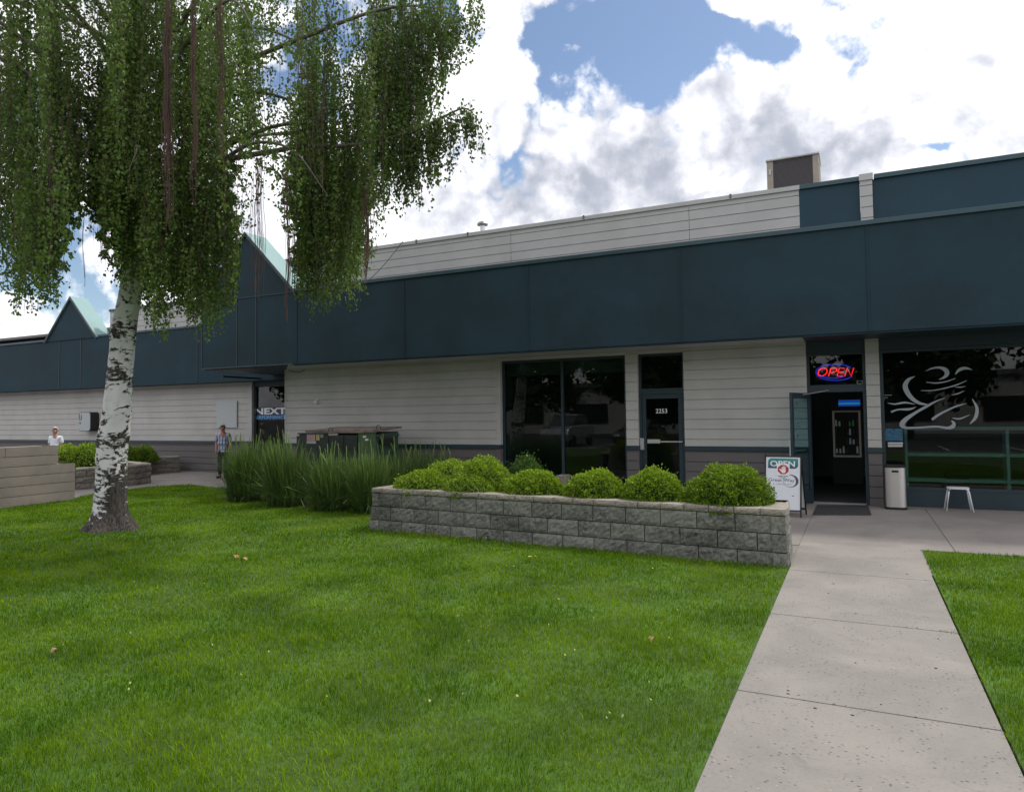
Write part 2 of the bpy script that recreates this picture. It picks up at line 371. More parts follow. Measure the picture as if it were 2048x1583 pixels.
class MB:
    """gathers verts and faces in world space; build() links them as one mesh object"""
    def __init__(s): s.v = []; s.f = []; s.mi = []; s.cur = 0
    def add(s, vs, fs):
        b = len(s.v); s.v += [tuple(float(c) for c in p) for p in vs]
        s.f += [tuple(b + i for i in f) for f in fs]; s.mi += [s.cur] * len(fs)
        return s
    def box(s, x0, x1, y0, y1, z0, z1):
        v = [(x, y, z) for x in (x0, x1) for y in (y0, y1) for z in (z0, z1)]
        return s.add(v, [(0, 1, 3, 2), (4, 6, 7, 5), (0, 4, 5, 1), (2, 3, 7, 6), (0, 2, 6, 4), (1, 5, 7, 3)])
    def obox(s, c, ux, uy, uz):
        """box from a centre and three half-extent vectors"""
        c, ux, uy, uz = map(np.array, (c, ux, uy, uz))
        v = [c + a * ux + b * uy + d * uz for a in (-1, 1) for b in (-1, 1) for d in (-1, 1)]
        return s.add(v, [(0, 1, 3, 2), (4, 6, 7, 5), (0, 4, 5, 1), (2, 3, 7, 6), (0, 2, 6, 4), (1, 5, 7, 3)])
    def quad(s, a, b, c, d): return s.add([a, b, c, d], [(0, 1, 2, 3)])
    def prism(s, pts, off):
        """closed polygon pts, pushed by vector off"""
        n = len(pts); off = np.array(off, float)
        v = [np.array(p, float) for p in pts] + [np.array(p, float) + off for p in pts]
        f = [tuple(range(n))[::-1], tuple(range(n, 2 * n))] + [(i, (i + 1) % n, n + (i + 1) % n, n + i) for i in range(n)]
        return s.add(v, f)
    def tube(s, pts, rad, n=8, cap=True):
        pts = [np.array(p, float) for p in pts]; k = len(pts)
        rad = [rad] * k if np.isscalar(rad) else rad
        b = len(s.v); up = np.array([0.13, 0.27, 1.0])
        for i, p in enumerate(pts):
            t = pts[min(i + 1, k - 1)] - pts[max(i - 1, 0)]; t = t / (np.linalg.norm(t) + 1e-9)
            a = np.cross(t, up)
            if np.linalg.norm(a) < 0.15: a = np.cross(t, [1, 0, 0])
            a /= np.linalg.norm(a); c = np.cross(t, a)
            for j in range(n):
                th = 2 * math.pi * j / n
                s.v.append(tuple(p + rad[i] * (math.cos(th) * a + math.sin(th) * c)))
        fs = []
        for i in range(k - 1):
            for j in range(n):
                fs.append((b + i * n + j, b + i * n + (j + 1) % n, b + (i + 1) * n + (j + 1) % n, b + (i + 1) * n + j))
        if cap: fs += [tuple(b + j for j in range(n))[::-1], tuple(b + (k - 1) * n + j for j in range(n))]
        s.f += fs; s.mi += [s.cur] * len(fs)
        return s
    def cyl(s, x, y, z0, z1, r0, r1=None, n=20):
        return s.tube([(x, y, z0), (x, y, z1)], [r0, r0 if r1 is None else r1], n)
    def build(s, name, m, parent=None, smooth=False, bevel=0.0, label=None):
        me = bpy.data.meshes.new(name)
        o0 = origin(parent) if parent is not None else np.zeros(3)
        if parent is None and s.v:
            a = np.array(s.v); o0 = np.array([a[:, 0].mean(), a[:, 1].mean(), a[:, 2].min()])
        vs = np.array(s.v) - o0
        me.from_pydata([tuple(p) for p in vs], [], s.f)
        ms = m if isinstance(m, (list, tuple)) else [m]
        for k in ms: me.materials.append(k)
        me.polygons.foreach_set('material_index', np.array(s.mi, dtype=np.int32))
        bm = bmesh.new(); bm.from_mesh(me); bmesh.ops.recalc_face_normals(bm, faces=bm.faces)
        if bevel:
            bmesh.ops.bevel(bm, geom=[e for e in bm.edges if len(e.link_faces) == 2 and e.calc_face_angle(0) > 0.6], offset=bevel,
                            segments=2, profile=0.6, affect='EDGES', clamp_overlap=True)
        bm.to_mesh(me); bm.free()
        if smooth: me.polygons.foreach_set('use_smooth', [True] * len(me.polygons))
        o = bpy.data.objects.new(name, me); COL.objects.link(o)
        if parent is None: o.location = [float(v) for v in o0]
        else: o.parent = parent
        if label: o['label'] = label
        return o

def big_mesh(name, verts, faces_n, idx, m, parent=None, tint=None, smooth=False, org=None):
    """fast mesh from numpy: verts (N,3), faces_n loop count per face array, idx flat index array"""
    me = bpy.data.meshes.new(name)
    o0 = origin(parent) if parent is not None else (np.array(org, float) if org is not None else np.zeros(3))
    v = (verts - o0).astype(np.float32)
    me.vertices.add(len(v)); me.vertices.foreach_set('co', v.ravel())
    me.loops.add(len(idx)); me.loops.foreach_set('vertex_index', idx.astype(np.int32))
    me.polygons.add(len(faces_n))
    st = np.zeros(len(faces_n), dtype=np.int32); st[1:] = np.cumsum(faces_n)[:-1]
    me.polygons.foreach_set('loop_start', st); me.polygons.foreach_set('loop_total', faces_n.astype(np.int32))
    if tint is not None:
        a = me.attributes.new('tint', 'FLOAT', 'POINT'); a.data.foreach_set('value', tint.astype(np.float32))
    me.materials.append(m); me.update(calc_edges=True)
    me.polygons.foreach_set('use_smooth', [bool(smooth)] * len(me.polygons))
    o = bpy.data.objects.new(name, me); COL.objects.link(o)
    if parent is not None: o.parent = parent
    else: o.location = [float(x) for x in o0]
    return o

def leaves(P, D, Nn, L, Wd, tint):
    """folded diamond leaves at P, pointing along D with face normal near Nn; returns arrays for big_mesh"""
    n = len(P)
    D = D / (np.linalg.norm(D, axis=1, keepdims=True) + 1e-9)
    S = np.cross(D, Nn); S /= (np.linalg.norm(S, axis=1, keepdims=True) + 1e-9)
    N2 = np.cross(S, D)
    L = L[:, None]; Wd = Wd[:, None]
    a = P; b = P + D * L * 0.38 + S * Wd * 0.5 + N2 * L * 0.10
    c = P + D * L; d = P + D * L * 0.38 - S * Wd * 0.5 + N2 * L * 0.10
    V = np.stack([a, b, c, d], 1).reshape(-1, 3)
    base = np.arange(n)[:, None] * 4
    idx = np.concatenate([base + 0, base + 1, base + 2, base + 0, base + 2, base + 3], 1).ravel()
    return V, np.full(n * 2, 3), idx, np.repeat(tint, 4)

def unit(n):
    v = rng.normal(size=(n, 3)); return v / np.linalg.norm(v, axis=1, keepdims=True)

def text(body, name, m, parent, x0, x1, z0, z1, y, depth=0.002, bold=0.0, shear=0.0, frame=None):
    """lettering fitted to a box; frame = (origin, right, up, out) for a tilted board, else the plane Y=y facing -Y"""
    cu = bpy.data.curves.new(name, 'FONT'); cu.body = body; cu.extrude = 0.5; cu.offset = bold; cu.shear = shear
    cu.resolution_u = 3
    tmp = bpy.data.objects.new('tmp', cu); COL.objects.link(tmp)
    dg = bpy.context.evaluated_depsgraph_get(); me = bpy.data.meshes.new_from_object(tmp.evaluated_get(dg))
    bpy.data.objects.remove(tmp)
    n = len(me.vertices); co = np.zeros(n * 3); me.vertices.foreach_get('co', co); co = co.reshape(-1, 3)
    mn, mxx = co.min(0), co.max(0)
    u = (co[:, 0] - mn[0]) / (mxx[0] - mn[0]); v = (co[:, 1] - mn[1]) / (mxx[1] - mn[1]); e = (co[:, 2] > 0).astype(float)
    if frame is None:
        W_ = np.stack([x0 + u * (x1 - x0), y - e * depth, z0 + v * (z1 - z0)], 1)
    else:
        o_, r_, u_, n_ = frame
        W_ = o_ + np.outer(x0 + u * (x1 - x0), r_) + np.outer(z0 + v * (z1 - z0), u_) + np.outer(y + e * depth, n_)
    W_ = W_ - origin(parent)
    me.vertices.foreach_set('co', W_.astype(np.float32).ravel()); me.materials.clear(); me.materials.append(m); me.update()
    o = bpy.data.objects.new(name, me); COL.objects.link(o); o.parent = parent
    return o

def smooth_path(pts, k=6):
    """Catmull-Rom through points of any dimension"""
    p = [np.array(q, float) for q in pts]; p = [2 * p[0] - p[1]] + p + [2 * p[-1] - p[-2]]
    o = []
    for i in range(1, len(p) - 2):
        for t in np.linspace(0, 1, k, endpoint=False):
            a, b, c, d = p[i - 1:i + 3]
            o.append(0.5 * ((2 * b) + (c - a) * t + (2 * a - 5 * b + 4 * c - d) * t * t + (3 * b - a - 3 * c + d) * t ** 3))
    o.append(p[-2]); return o

# ================================================================== SETTING
def sheet(name, pts, z, m):
    b = MB(); b.add([(p[0], p[1], z) for p in pts], [tuple(range(len(pts)))])
    o = b.build(name, m); tag(o, kind='structure'); return o
g = sheet('ground', [(-900, -900), (900, -900), (900, 900), (-900, 900)], -0.08, MT['asphalt'])
PLANT_A = onZ(737, 1058); PLANT_B = onZ(1575, 1135)
LAWN = [(-0.735, -5.0), (-0.735, 8.70), (-0.80, 9.6), (-6.9, 9.9), (-6.95, 11.3), (-8.6, 11.9), (-13.0, 13.3), (-14.9, 13.25)] + \
       [tuple(onZ(*p)[:2]) for p in ((380, 969), (300, 973), (205, 984), (150, 996))] + [(-15.80, 10.0), (-15.64, 6.0), (-15.64, -5.0)]
LAWN2 = [(0.675, -5.0), (9.0, -5.0), (9.0, 10.50), (0.69, 10.50)]
b = MB(); b.box(-45, 14, 9.0, 17.3, -0.2, -0.004); tag(b.build('concrete_apron', MT['plaza']), kind='structure')
b = MB(); b.prism([(p[0], p[1], -0.2) for p in LAWN], (0, 0, 0.2)); tag(b.build('lawn_soil', MT['soil']), kind='structure')
b = MB(); b.prism([(p[0], p[1], -0.2) for p in LAWN2], (0, 0, 0.2)); tag(b.build('lawn_soil', MT['soil']), kind='structure')
# walk slabs, each with eased edges and an open joint
ys = [-4.9, -2.9, -0.98, 0.93, 2.85, 4.77, 6.69, 8.62, 10.5]
b = MB()
for a, c in zip(ys[:-1], ys[1:]):
    b.box(-0.73, 0.668, a + 0.006, c - 0.006, -0.12, 0.012)
tag(b.build('footpath', MT['concrete'], bevel=0.006), kind='structure')
b = MB()
for x0, x1 in ((-0.73, 1.05), (1.06, 4.4), (4.41, 9)):
    b.box(x0, x1 - 0.006, 10.512, 15.0, -0.12, 0.006)
b.box(-3.4, -0.74, 10.3, 15.0, -0.12, 0.004); b.box(-7.0, -3.41, 10.3, 15.0, -0.12, 0.004)
tag(b.build('concrete_landing', MT['plaza'], bevel=0.004), kind='structure')
b = MB(); b.box(-60, 60, -40, -5.0, -0.075, -0.02); tag(b.build('parking_lot', MT['asphalt']), kind='structure')
b = MB()
for i in range(18): b.box(-30 + i * 2.8, -29.9 + i * 2.8, -12.0, -6.6, -0.02, -0.014)
tag(b.build('parking_marking', MT['white']), kind='structure')
b = MB(); b.box(-60, 60, -5.2, -5.0, -0.1, 0.03); tag(b.build('kerb', MT['concrete'], bevel=0.02), kind='structure')

# ================================================================== THE BUILDING
YW, YF, YFL, YWL = 15.12, 14.0, 16.7, 17.2
ZS, ZFT, ZPT = 3.14, 5.05, 6.26
BLD = thing('commercial_building', 'long one-storey commercial building with dark teal fascia over pale grey lap siding', 'building', (-5, YW, 0))
def siding(name, m, x0, x1, z0, z1, y, zref=1.09, h=0.2065, thick=0.12, parent=BLD, gr=0.009, ends=True, first=0.15):
    gr = 0.017 if y < 17 else 0.02
    zs = []; z = zref + first
    while z > z0: z -= h
    z += h
    while z < z1 - 0.02:
        if z > z0 + 0.02: zs.append(z)
        z += h
    prof = [(y, z0)]
    for z in zs:
        prof += [(y - 0.002, z - gr), (y + 0.022, z - gr), (y + 0.022, z), (y, z)]
    prof += [(y, z1), (y + thick, z1), (y + thick, z0)]
    b = MB(); b.prism([(x0, p[0], p[1]) for p in prof], (x1 - x0, 0, 0))
    return b.build(name, m, parent)
def slab(name, m, *boxes, parent=BLD, bevel=0.0, label=None):
    for q in boxes:
        b = MB(); b.box(*q); o = b.build(name, m, parent, bevel=bevel, label=label)
    return o

for (x0, x1) in ((-14.30, -7.70), (-4.51, -4.24), (-3.25, -0.86), (0.176, 0.405), (4.3, 14.0)):
    siding('wall', MT['siding'], x0, x1, 1.09, ZS, YW)
    siding('wainscot', MT['wains'], x0, x1, 0.0, 0.995, YW + 0.004, zref=0.98, first=0.0)
    slab('belt_rail', MT['trim'], (x0 - 0.012, x1 + 0.012, YW - 0.035, YW + 0.02, 0.995, 1.088), bevel=0.004)
slab('corner_board', MT['siding'], (-7.70, -7.575, YW - 0.012, YW + 0.16, 1.088, ZS))
slab('corner_board', MT['wains'], (-7.70, -7.575, YW - 0.010, YW + 0.16, 0.0, 0.995))
slab('belt_rail', MT['trim'], (-7.70, -7.575, YW - 0.035, YW + 0.16, 0.996, 1.0875), bevel=0.004)
slab('corner_board', MT['siding'], (-14.34, -14.302, YW - 0.012, YW + 2.0, 1.088, ZS))
slab('header_panel', MT['siding'], (-7.575, -4.512, YW + 0.01, YW + 0.16, 3.075, ZS - .002))
slab('header_panel', MT['siding'], (-4.238, -3.252, YW + 0.01, YW + 0.16, 3.075, ZS - .002))
slab('header_panel', MT['trim'], (-0.858, 0.174, YW + 0.03, YW + 0.16, 2.92, ZS - .002), (0.407, 4.298, YW + 0.03, YW + 0.16, 2.93, ZS - .002))
b = MB(); b.prism([(-13.25, YF + .081, ZS), (-.86, YF + .081, ZS), (-.86, YW + .3, ZS), (-14.29, YW + .3, ZS), (-14.29, YW, ZS)], (0, 0, .05)); b.build('soffit', MT['siding'], BLD)
b = MB(); b.prism([(-16.30, YF + .081, ZS), (-13.26, YF + .081, ZS), (-14.30, YW, ZS), (-14.302, YWL + .3, ZS), (-16.30, YWL + .3, ZS)], (0, 0, .05)); b.build('soffit', MT['trim'], BLD)
slab('soffit', MT['trim'], (-0.858, 14.0, YF + 0.081, YW + 0.3, ZS, ZS + 0.05))
# fascia: one long stucco band, battens over the panel joints
b = MB(); b.box(-12.98, 14.0, YF, YF + 0.10, 3.17, ZFT)
b.box(-12.98, 14.0, YF + 0.02, YF + 0.08, 3.135, 3.17)
b.build('fascia', MT['teal'], BLD)
for x in (-12.868, -9.545, -6.31, -3.03, 0.245, 3.52, 6.8, 10.1): slab('fascia_batten', MT['teal'], (x - 0.014, x + 0.014, YF - 0.014, YF + 0.02, 3.172, ZFT - 0.002))
slab('fascia_cap', MT['cap'], (-12.96, 14.0, YF - 0.035, YF + 0.16, ZFT, ZFT + 0.085), bevel=0.006)
slab('canopy_roof', MT['roof'], (-12.98, 14.0, YF + 0.1, YW, 4.96, 5.0))
# gabled bay that juts out at the left entrance
b = MB(); AX, AZ = -14.67, 6.75
b.prism([(-16.36, YF, 3.17), (-12.982, YF, 3.17), (-12.982, YF, ZFT), (-12.982, YF, 5.07), (AX, YF, AZ), (-16.36, YF, 5.07)], (0, 0.72, 0))
b.box(-16.36, -16.26, YF + 0.722, YFL, 3.17, 5.0)
b.build('gable_bay', MT['teal'], BLD)
for x, z1 in ((-16.345, 5.03), (-15.0, 5.035), (-14.29, 5.95)): slab('fascia_batten', MT['trim'], (x - 0.014, x + 0.014, YF - 0.014, YF + 0.01, 3.205, z1))
slab('fascia_batten', MT['trim'], (-16.30, -13.02, YF - 0.018, YF + 0.01, 5.036, 5.056), (-16.36, -12.99, YF - 0.014, YF + 0.01, 3.165, 3.20))
def gable_roof(ax, az, w_, zb, y0, y1):
    sl = (az - zb) / w_
    n = np.array([sl, 1.0]); n /= np.linalg.norm(n)
    for sg in (-1, 1):
        b = MB(); t = 0.05
        p = [(ax, az + 0.01), (ax + sg * (w_ + 0.06), zb - 0.05)]
        q = [(p[1][0] + sg * n[0] * t, p[1][1] + n[1] * t), (ax, az + 0.01 + t / n[1])]
        poly = [(x, y0, z) for x, z in p + q]
        b.prism(poly, (0, y1 - y0, 0)); b.build('gable_roof', MT['aqua'], BLD)
        b = MB(); b.prism([(x, y0 - 0.03, z - (0.035 if i < 2 else 0.0)) for i, (x, z) in enumerate(p + q)], (0, 0.028, 0))
        b.build('rake_trim', MT['trim'], BLD)
gable_roof(AX, AZ, 1.69, 5.07, YF - 0.02, YF + 0.74)
slab('brace_bar', MT['dark'], (-16.9, -16.84, 15.2, 16.68, 3.02, 3.07))
# upper parapet behind the fascia
siding('parapet_wall', MT['siding_up'], -14.30, -7.25, 5.40, 6.17, YW, zref=5.45, h=0.2065, first=0.0)
siding('parapet_wall', MT['siding_up'], -7.242, -3.06, 5.40, 6.17, YW, zref=5.45, h=0.2065, first=0.0)
siding('parapet_wall', MT['siding_up'], -3.052, -0.90, 5.40, 6.17, YW, zref=5.45, h=0.2065, first=0.0)
slab('parapet_base', MT['capw'], (-14.30, -0.90, YW - 0.02, YW + 0.1, 5.2, 5.395))
slab('parapet_cap', MT['capw'], (-14.34, -0.885, YW - 0.035, YW + 0.16, 6.172, ZPT), bevel=0.005)
for x in (-9.9, -8.4, -5.4, -2.2): slab('cap_clip', MT['rust'], (x - 0.02, x + 0.02, YW - 0.045, YW - 0.02, 6.19, 6.275))
slab('parapet_panel', MT['tealup'], (-0.898, 0.175, YW + 0.0, YW + 0.1, 5.0, 6.17), (0.39, 14.0, YW - 0.006, YW + 0.1, 5.0, 6.17))
slab('parapet_cap', MT['cap'], (-0.883, 0.172, YW - 0.04, YW + 0.16, 6.172, ZPT), (0.42, 14.0, YW - 0.05, YW + 0.16, 6.172, ZPT + 0.0), bevel=0.005)
siding('pilaster', MT['siding_up'], 0.178, 0.388, 5.36, 6.16, YW - 0.05, zref=5.45, first=0.0)
slab('pilaster_cap', MT['capw'], (0.165, 0.402, YW - 0.075, YW + 0.16, 6.16, 6.285), bevel=0.004)
slab('roof', MT['roof'], (-14.3, 14.0, YW + 0.13, 34, 5.5, 5.6), (-45, -14.302, YWL + 0.13, 34, 5.2, 5.3))
slab('outer_wall', MT['siding'], (13.88, 14.0, YW + 0.2, 34, 0, 5.5), (-45, 14, 34, 34.1, 0, 5.5), (-45.1, -45, YWL, 34, 0, 5.5))
# left wing, set back
siding('wall', MT['siding'], -45, -17.88, 1.05, 3.2, YWL, first=0.15)
siding('wainscot', MT['wains'], -45, -17.88, 0.0, 0.96, YWL + 0.004, zref=0.9, first=0.0)
slab('belt_rail', MT['trim'], (-45, -17.72, YWL - 0.035, YWL + 0.02, 0.96, 1.05), bevel=0.004)
slab('corner_board', MT['siding_up'], (-17.88, -17.74, YWL - 0.01, YWL + 0.1, 1.05, 3.2))
b = MB(); b.box(-45, -14.3, YFL, YFL + 0.1, 2.99, 4.87); b.box(-45, -14.3, YFL + 0.1, YWL, 2.99, 3.03); b.build('fascia', MT['teal'], BLD)
slab('fascia_cap', MT['cap'], (-24.9, -16.37, YFL - 0.03, YFL + 0.16, 4.87, 4.94), bevel=0.006)
for x in (-27.2, -25.9, -23.0, -19.7): slab('fascia_batten', MT['trim'], (x - 0.014, x + 0.014, YFL - 0.014, YFL + 0.01, 3.0, 4.846))
slab('fascia_cap', MT['cap'], (-45, -28.0, YFL - 0.03, YFL + 0.16, 4.87, 4.94))
slab('canopy_roof', MT['roof'], (-45, -14.3, YFL + 0.1, YWL, 4.8, 4.84))
b = MB(); b.prism([(-28.0, YFL - 0.02, 4.87), (-25.0, YFL - 0.02, 4.87), (-26.5, YFL - 0.02, 6.41)], (0, 0.6, 0)); b.build('gable_bay', MT['teal'], BLD)
AX2 = -26.5; gable_roof(AX2, 6.41, 1.5, 4.87, YFL - 0.05, YFL + 0.62)
slab('fascia_batten', MT['teal'], (-45, -24.99, YFL - 0.03, YFL + 0.01, 4.85, 4.869))
siding('parapet_wall', MT['siding_up'], -24.97, -14.36, 4.9, 5.86, YWL, zref=5.0, first=0.0)
slab('parapet_cap', MT['cap'], (-25.0, -14.34, YWL - 0.035, YWL + 0.16, 5.86, 5.94), bevel=0.005)

# windows and doors: frame > pane
def window(label, x0, x1, z0, z1, y, mull=(), fw=0.055, depth=0.09, glass='glass', trans=()):
    b = MB()
    b.box(x0, x0 + fw, y, y + depth, z0, z1); b.box(x1 - fw, x1, y, y + depth, z0, z1)
    xs = [x0] + [m_ for m_ in mull] + [x1]
    for i in range(len(xs) - 1):
        a = xs[i] + (fw if i == 0 else fw * .5); c = xs[i + 1] - (fw if i == len(xs) - 2 else fw * .5)
        b.box(a, c, y + 0.002, y + depth - 0.002, z0, z0 + fw); b.box(a, c, y + 0.002, y + depth - 0.002, z1 - fw, z1)
        for tz in trans: b.box(a, c, y + 0.002, y + depth - 0.002, tz - fw * .5, tz + fw * .5)
    for m_ in mull: b.box(m_ - fw * .5, m_ + fw * .5, y - 0.004, y + depth, z0 + .001, z1 - .001)
    o = b.build('window', MT['trim'], BLD, label=label)
    zs = [z0] + list(trans) + [z1]
    for i in range(len(xs) - 1):
        for j in range(len(zs) - 1):
            p = MB(); p.box(xs[i] + fw * .4, xs[i + 1] - fw * .4, y + depth * .45, y + depth * .55, zs[j] + fw * .4, zs[j + 1] - fw * .4)
            p.build('pane', MT[glass], o)
    return o
WY = YW + 0.10
win_mid = window('wide two-pane shop window behind the planter shrubs', -7.573, -4.512, 0.02, 3.074, WY, (-6.04,), 0.06)
win_right = window('large shop window with grey brushstroke figure', 0.408, 6.6, 0.30, 2.928, WY, (), 0.06)
slab('window_bulkhead', MT['trim'], (0.409, 4.297, WY + 0.01, WY + 0.1, 0.0, 0.298))
win_left = window('dark window with lettered band under the gable', -17.70, -14.36, 0.02, 2.86, YWL + 0.1, (-15.6,), 0.045)
slab('header_panel', MT['trim'], (-17.738, -14.34, YWL + 0.06, YWL + 0.2, 2.86, 3.0))
tr1 = window('dark pane above the numbered door', -4.238, -3.252, 2.27, 3.072, WY, (), 0.05)
tr2 = window('pane with neon sign over the open door', -0.858, 0.174, 2.245, 2.918, WY, (), 0.05)
# blinds drawn a little at the head of the wide window
for a, c in ((-7.51, -6.08), (-6.0, -4.58)):
    p = MB(); p.box(a, c, WY + 0.14, WY + 0.15, 2.72, 3.06); p.build('roller_blind', mat('blind_cloth', (0.10, 0.13, 0.11), 0.9), win_mid)
# closed door with its number
b = MB(); x0, x1 = -4.235, -3.255; fw = 0.05
b.box(x0, x0 + fw, WY - 0.02, WY + 0.09, 0, 2.268); b.box(x1 - fw, x1, WY - 0.02, WY + 0.09, 0, 2.268); b.box(x0 + fw, x1 - fw, WY - 0.018, WY + 0.088, 2.20, 2.268)
b.box(x0 + fw, x1 - fw, WY - 0.01, WY + 0.08, 0.0, 0.02)
b.build('door_frame', MT['trim'], BLD)
def leafdoor(name, label, parent):
    pass
b = MB(); a, c = x0 + fw + .006, x1 - fw - .006
b.box(a, a + 0.085, WY + 0.0, WY + 0.045, 0.022, 2.195); b.box(c - 0.085, c, WY + 0.0, WY + 0.045, 0.022, 2.195)
b.box(a + .085, c - .085, WY + 0.001, WY + 0.044, 2.10, 2.195); b.box(a + .085, c - .085, WY + 0.001, WY + 0.044, 0.022, 0.22)
d1 = b.build('door', MT['trim'], BLD, bevel=0.003, label='closed teal glass door numbered 2253')
p = MB(); p.box(a + .08, c - .08, WY + 0.018, WY + 0.026, 0.21, 2.11); p.build('pane', MT['glass'], d1)
text('2253', 'door_number', MT['textw'], d1, onY(1311, 820, WY)[0], onY(1334, 820, WY)[0], onY(1322, 826, WY)[2], onY(1322, 817, WY)[2], WY + 0.015, 0.001, 0.01)
q0, q1 = onY(1281, 876, WY), onY(1289, 899, WY)
p = MB(); p.box(q0[0], q1[0], WY - 0.05, WY - 0.002, q1[2], q0[2]); p.build('door_handle', MT['alu'], d1, bevel=0.006)
q0, q1 = onY(1296, 878, WY), onY(1321, 886, WY); q2 = onY(1362, 883, WY)
p = MB(); p.box(q0[0], q1[0], WY - 0.055, WY + 0.0, q1[2], q0[2]); p.box(q1[0], a + .085 + .78, WY - 0.045, WY - 0.02, q2[2] - .012, q2[2] + .012)
p.build('push_bar', MT['alu'], d1, bevel=0.004)
# entry: jambs, head, threshold and the leaf standing open
b = MB(); b.box(-0.856, -0.80, WY - 0.03, WY + 0.1, 0, 2.244); b.box(0.118, 0.172, WY - 0.03, WY + 0.1, 0, 2.244)
b.box(-0.80, 0.118, WY - 0.028, WY + 0.098, 2.15, 2.244)
b.build('door_frame', MT['trim'], BLD)
slab('threshold', MT['alu'], (-0.80, 0.118, WY - 0.04, WY + 0.1, 0.0, 0.016))
H0 = np.array([-0.815, WY - 0.03, 0.0]); H1 = np.array([-1.10, WY - 0.93, 0.0]); dr = (H1 - H0); LW = np.linalg.norm(dr); dr /= LW
nn = np.array([dr[1], -dr[0], 0.0]); up = np.array([0, 0, 1.0])
def dbox(b, s0, s1, z0, z1, t0=-0.022, t1=0.022):
    c = H0 + dr * (s0 + s1) / 2 + nn * (t0 + t1) / 2 + up * (z0 + z1) / 2
    b.obox(c, dr * (s1 - s0) / 2, nn * (t1 - t0) / 2, up * (z1 - z0) / 2)
b = MB(); dbox(b, 0, 0.09, 0.03, 2.14); dbox(b, LW - 0.09, LW, 0.03, 2.14); dbox(b, .09, LW - .09, 2.03, 2.14, -.021, .021); dbox(b, .09, LW - .09, 0.03, 0.28, -.021, .021)
d2 = b.build('door', MT['trim'], BLD, bevel=0.003, label='open teal glass door leaf')
p = MB(); dbox(p, .085, LW - .085, 0.27, 2.04, -.004, .004); p.build('pane', MT['doorglass'], d2)
p = MB(); dbox(p, LW - .06, LW - .035, 0.95, 1.25, .03, .06); dbox(p, .12, LW - .06, 1.02, 1.05, .045, .065); p.build('door_handle', MT['alu'], d2, bevel=0.004)
p = MB(); p.tube([H0 + up * 2.19 + np.array([0.35, 0.02, 0]), H0 + dr * 0.42 + up * 2.10], 0.012, 6); p.build('door_closer', MT['alu'], d2)
# small decals on the leaf
for k, (s0, z0, ww, hh) in enumerate(((.62, 1.92, .06, .05), (.5, 1.55, .2, .012), (.5, 1.50, .24, .012), (.5, 1.45, .17, .012), (.5, .95, .22, .012), (.5, .90, .22, .012), (.62, 1.30, .05, .05))):
    p = MB(); dbox(p, s0, s0 + ww, z0, z0 + hh, .005, .007); p.build('decal', MT['decal'], d2)

# rooms behind the glass
slab('room_floor', MT['carpet'], (-8.2, -3.3, WY + 0.12, 19.6, 0.0, 0.012), (-3.2, 13.8, WY + 0.12, 21.4, 0.0, 0.012), (-19.5, -14.5, YWL + .25, 20.5, 0.0, 0.012))
b = MB()
b.box(-8.3, -8.2, YW + 0.13, 19.6, 0, 3.2); b.box(-8.3, -3.2, 19.6, 19.7, 0, 3.2); b.box(-3.3, -3.2, YW + 0.13, 21.4, 0, 3.2)
b.box(-3.2, 13.8, 21.4, 21.5, 0, 3.2); b.box(-14.5, -14.4, YWL + .25, 20.5, 0, 3.0); b.box(-19.6, -19.5, YWL + .25, 20.5, 0, 3.0); b.box(-19.6, -14.4, 20.5, 20.6, 0, 3.0)
b.box(-8.3, 13.8, YW + 0.33, 21.5, 3.2, 3.25); b.box(-19.6, -14.4, YWL + .31, 20.5, 3.04, 3.1)
b.build('room_wall', MT['room'], BLD)

# lettering and decals on the glass
gy = WY + 0.04
def onglass(x, y, yy=gy): return onY(1740 + x / 4.4, 670 + y / 4.4, yy)
STROKES = [[(490,315,3),(545,292,13),(610,285,20),(660,303,36),(678,335,40),(655,368,24),(608,390,4)],
 [(495,413,5),(580,421,10),(670,408,10),(750,380,5)], [(450,488,5),(560,485,8),(660,466,10),(762,437,10),(850,400,4)],
 [(395,362,4),(340,390,28),(310,445,44),(330,505,42),(375,560,34),(435,597,24),(510,612,12)],
 [(660,552,4),(580,582,13),(500,625,22),(400,682,24),(315,740,38),(282,785,46),(305,812,26)],
 [(300,815,18),(420,813,16),(580,803,16),(680,815,22),(728,802,36),(738,775,28),(715,750,6)],
 [(155,596,4),(220,606,14),(310,592,16),(395,608,4)], [(185,675,18),(250,654,13),(330,652,20),(370,645,15),(405,630,4)],
 [(545,743,22),(600,702,20),(690,655,15),(762,624,14),(850,600,4)], [(750,345,8),(785,305,26),(840,290,22),(900,305,4)],
 [(720,527,4),(770,515,10),(830,490,4)], [(745,455,4),(790,458,8),(840,450,3)], [(725,728,5),(790,734,14),(880,700,4)],
 [(110,528,4),(190,527,4)], [(110,548,4),(158,548,4)], [(110,565,4),(135,565,4)],
 [(900,560,6),(940,640,26),(930,720,30),(880,780,8)]]
b = MB()
for st in STROKES:
    P = smooth_path(st, 7); L_, R_ = [], []
    for i, p in enumerate(P):
        t = P[min(i + 1, len(P) - 1)] - P[max(i - 1, 0)]; n_ = np.array([-t[1], t[0]]); n_ /= (np.linalg.norm(n_) + 1e-6)
        h = max(p[2], 2) / 2
        L_.append(onglass(*(p[:2] + n_ * h))); R_.append(onglass(*(p[:2] - n_ * h)))
    off = np.array([0, -0.0015, 0]); k = len(L_)
    b.add([q + off for q in L_] + [q + off for q in R_], [(i, i + 1, k + i + 1, k + i) for i in range(k - 1)])
b.build('brushstroke_decal', MT['decal'], win_right)
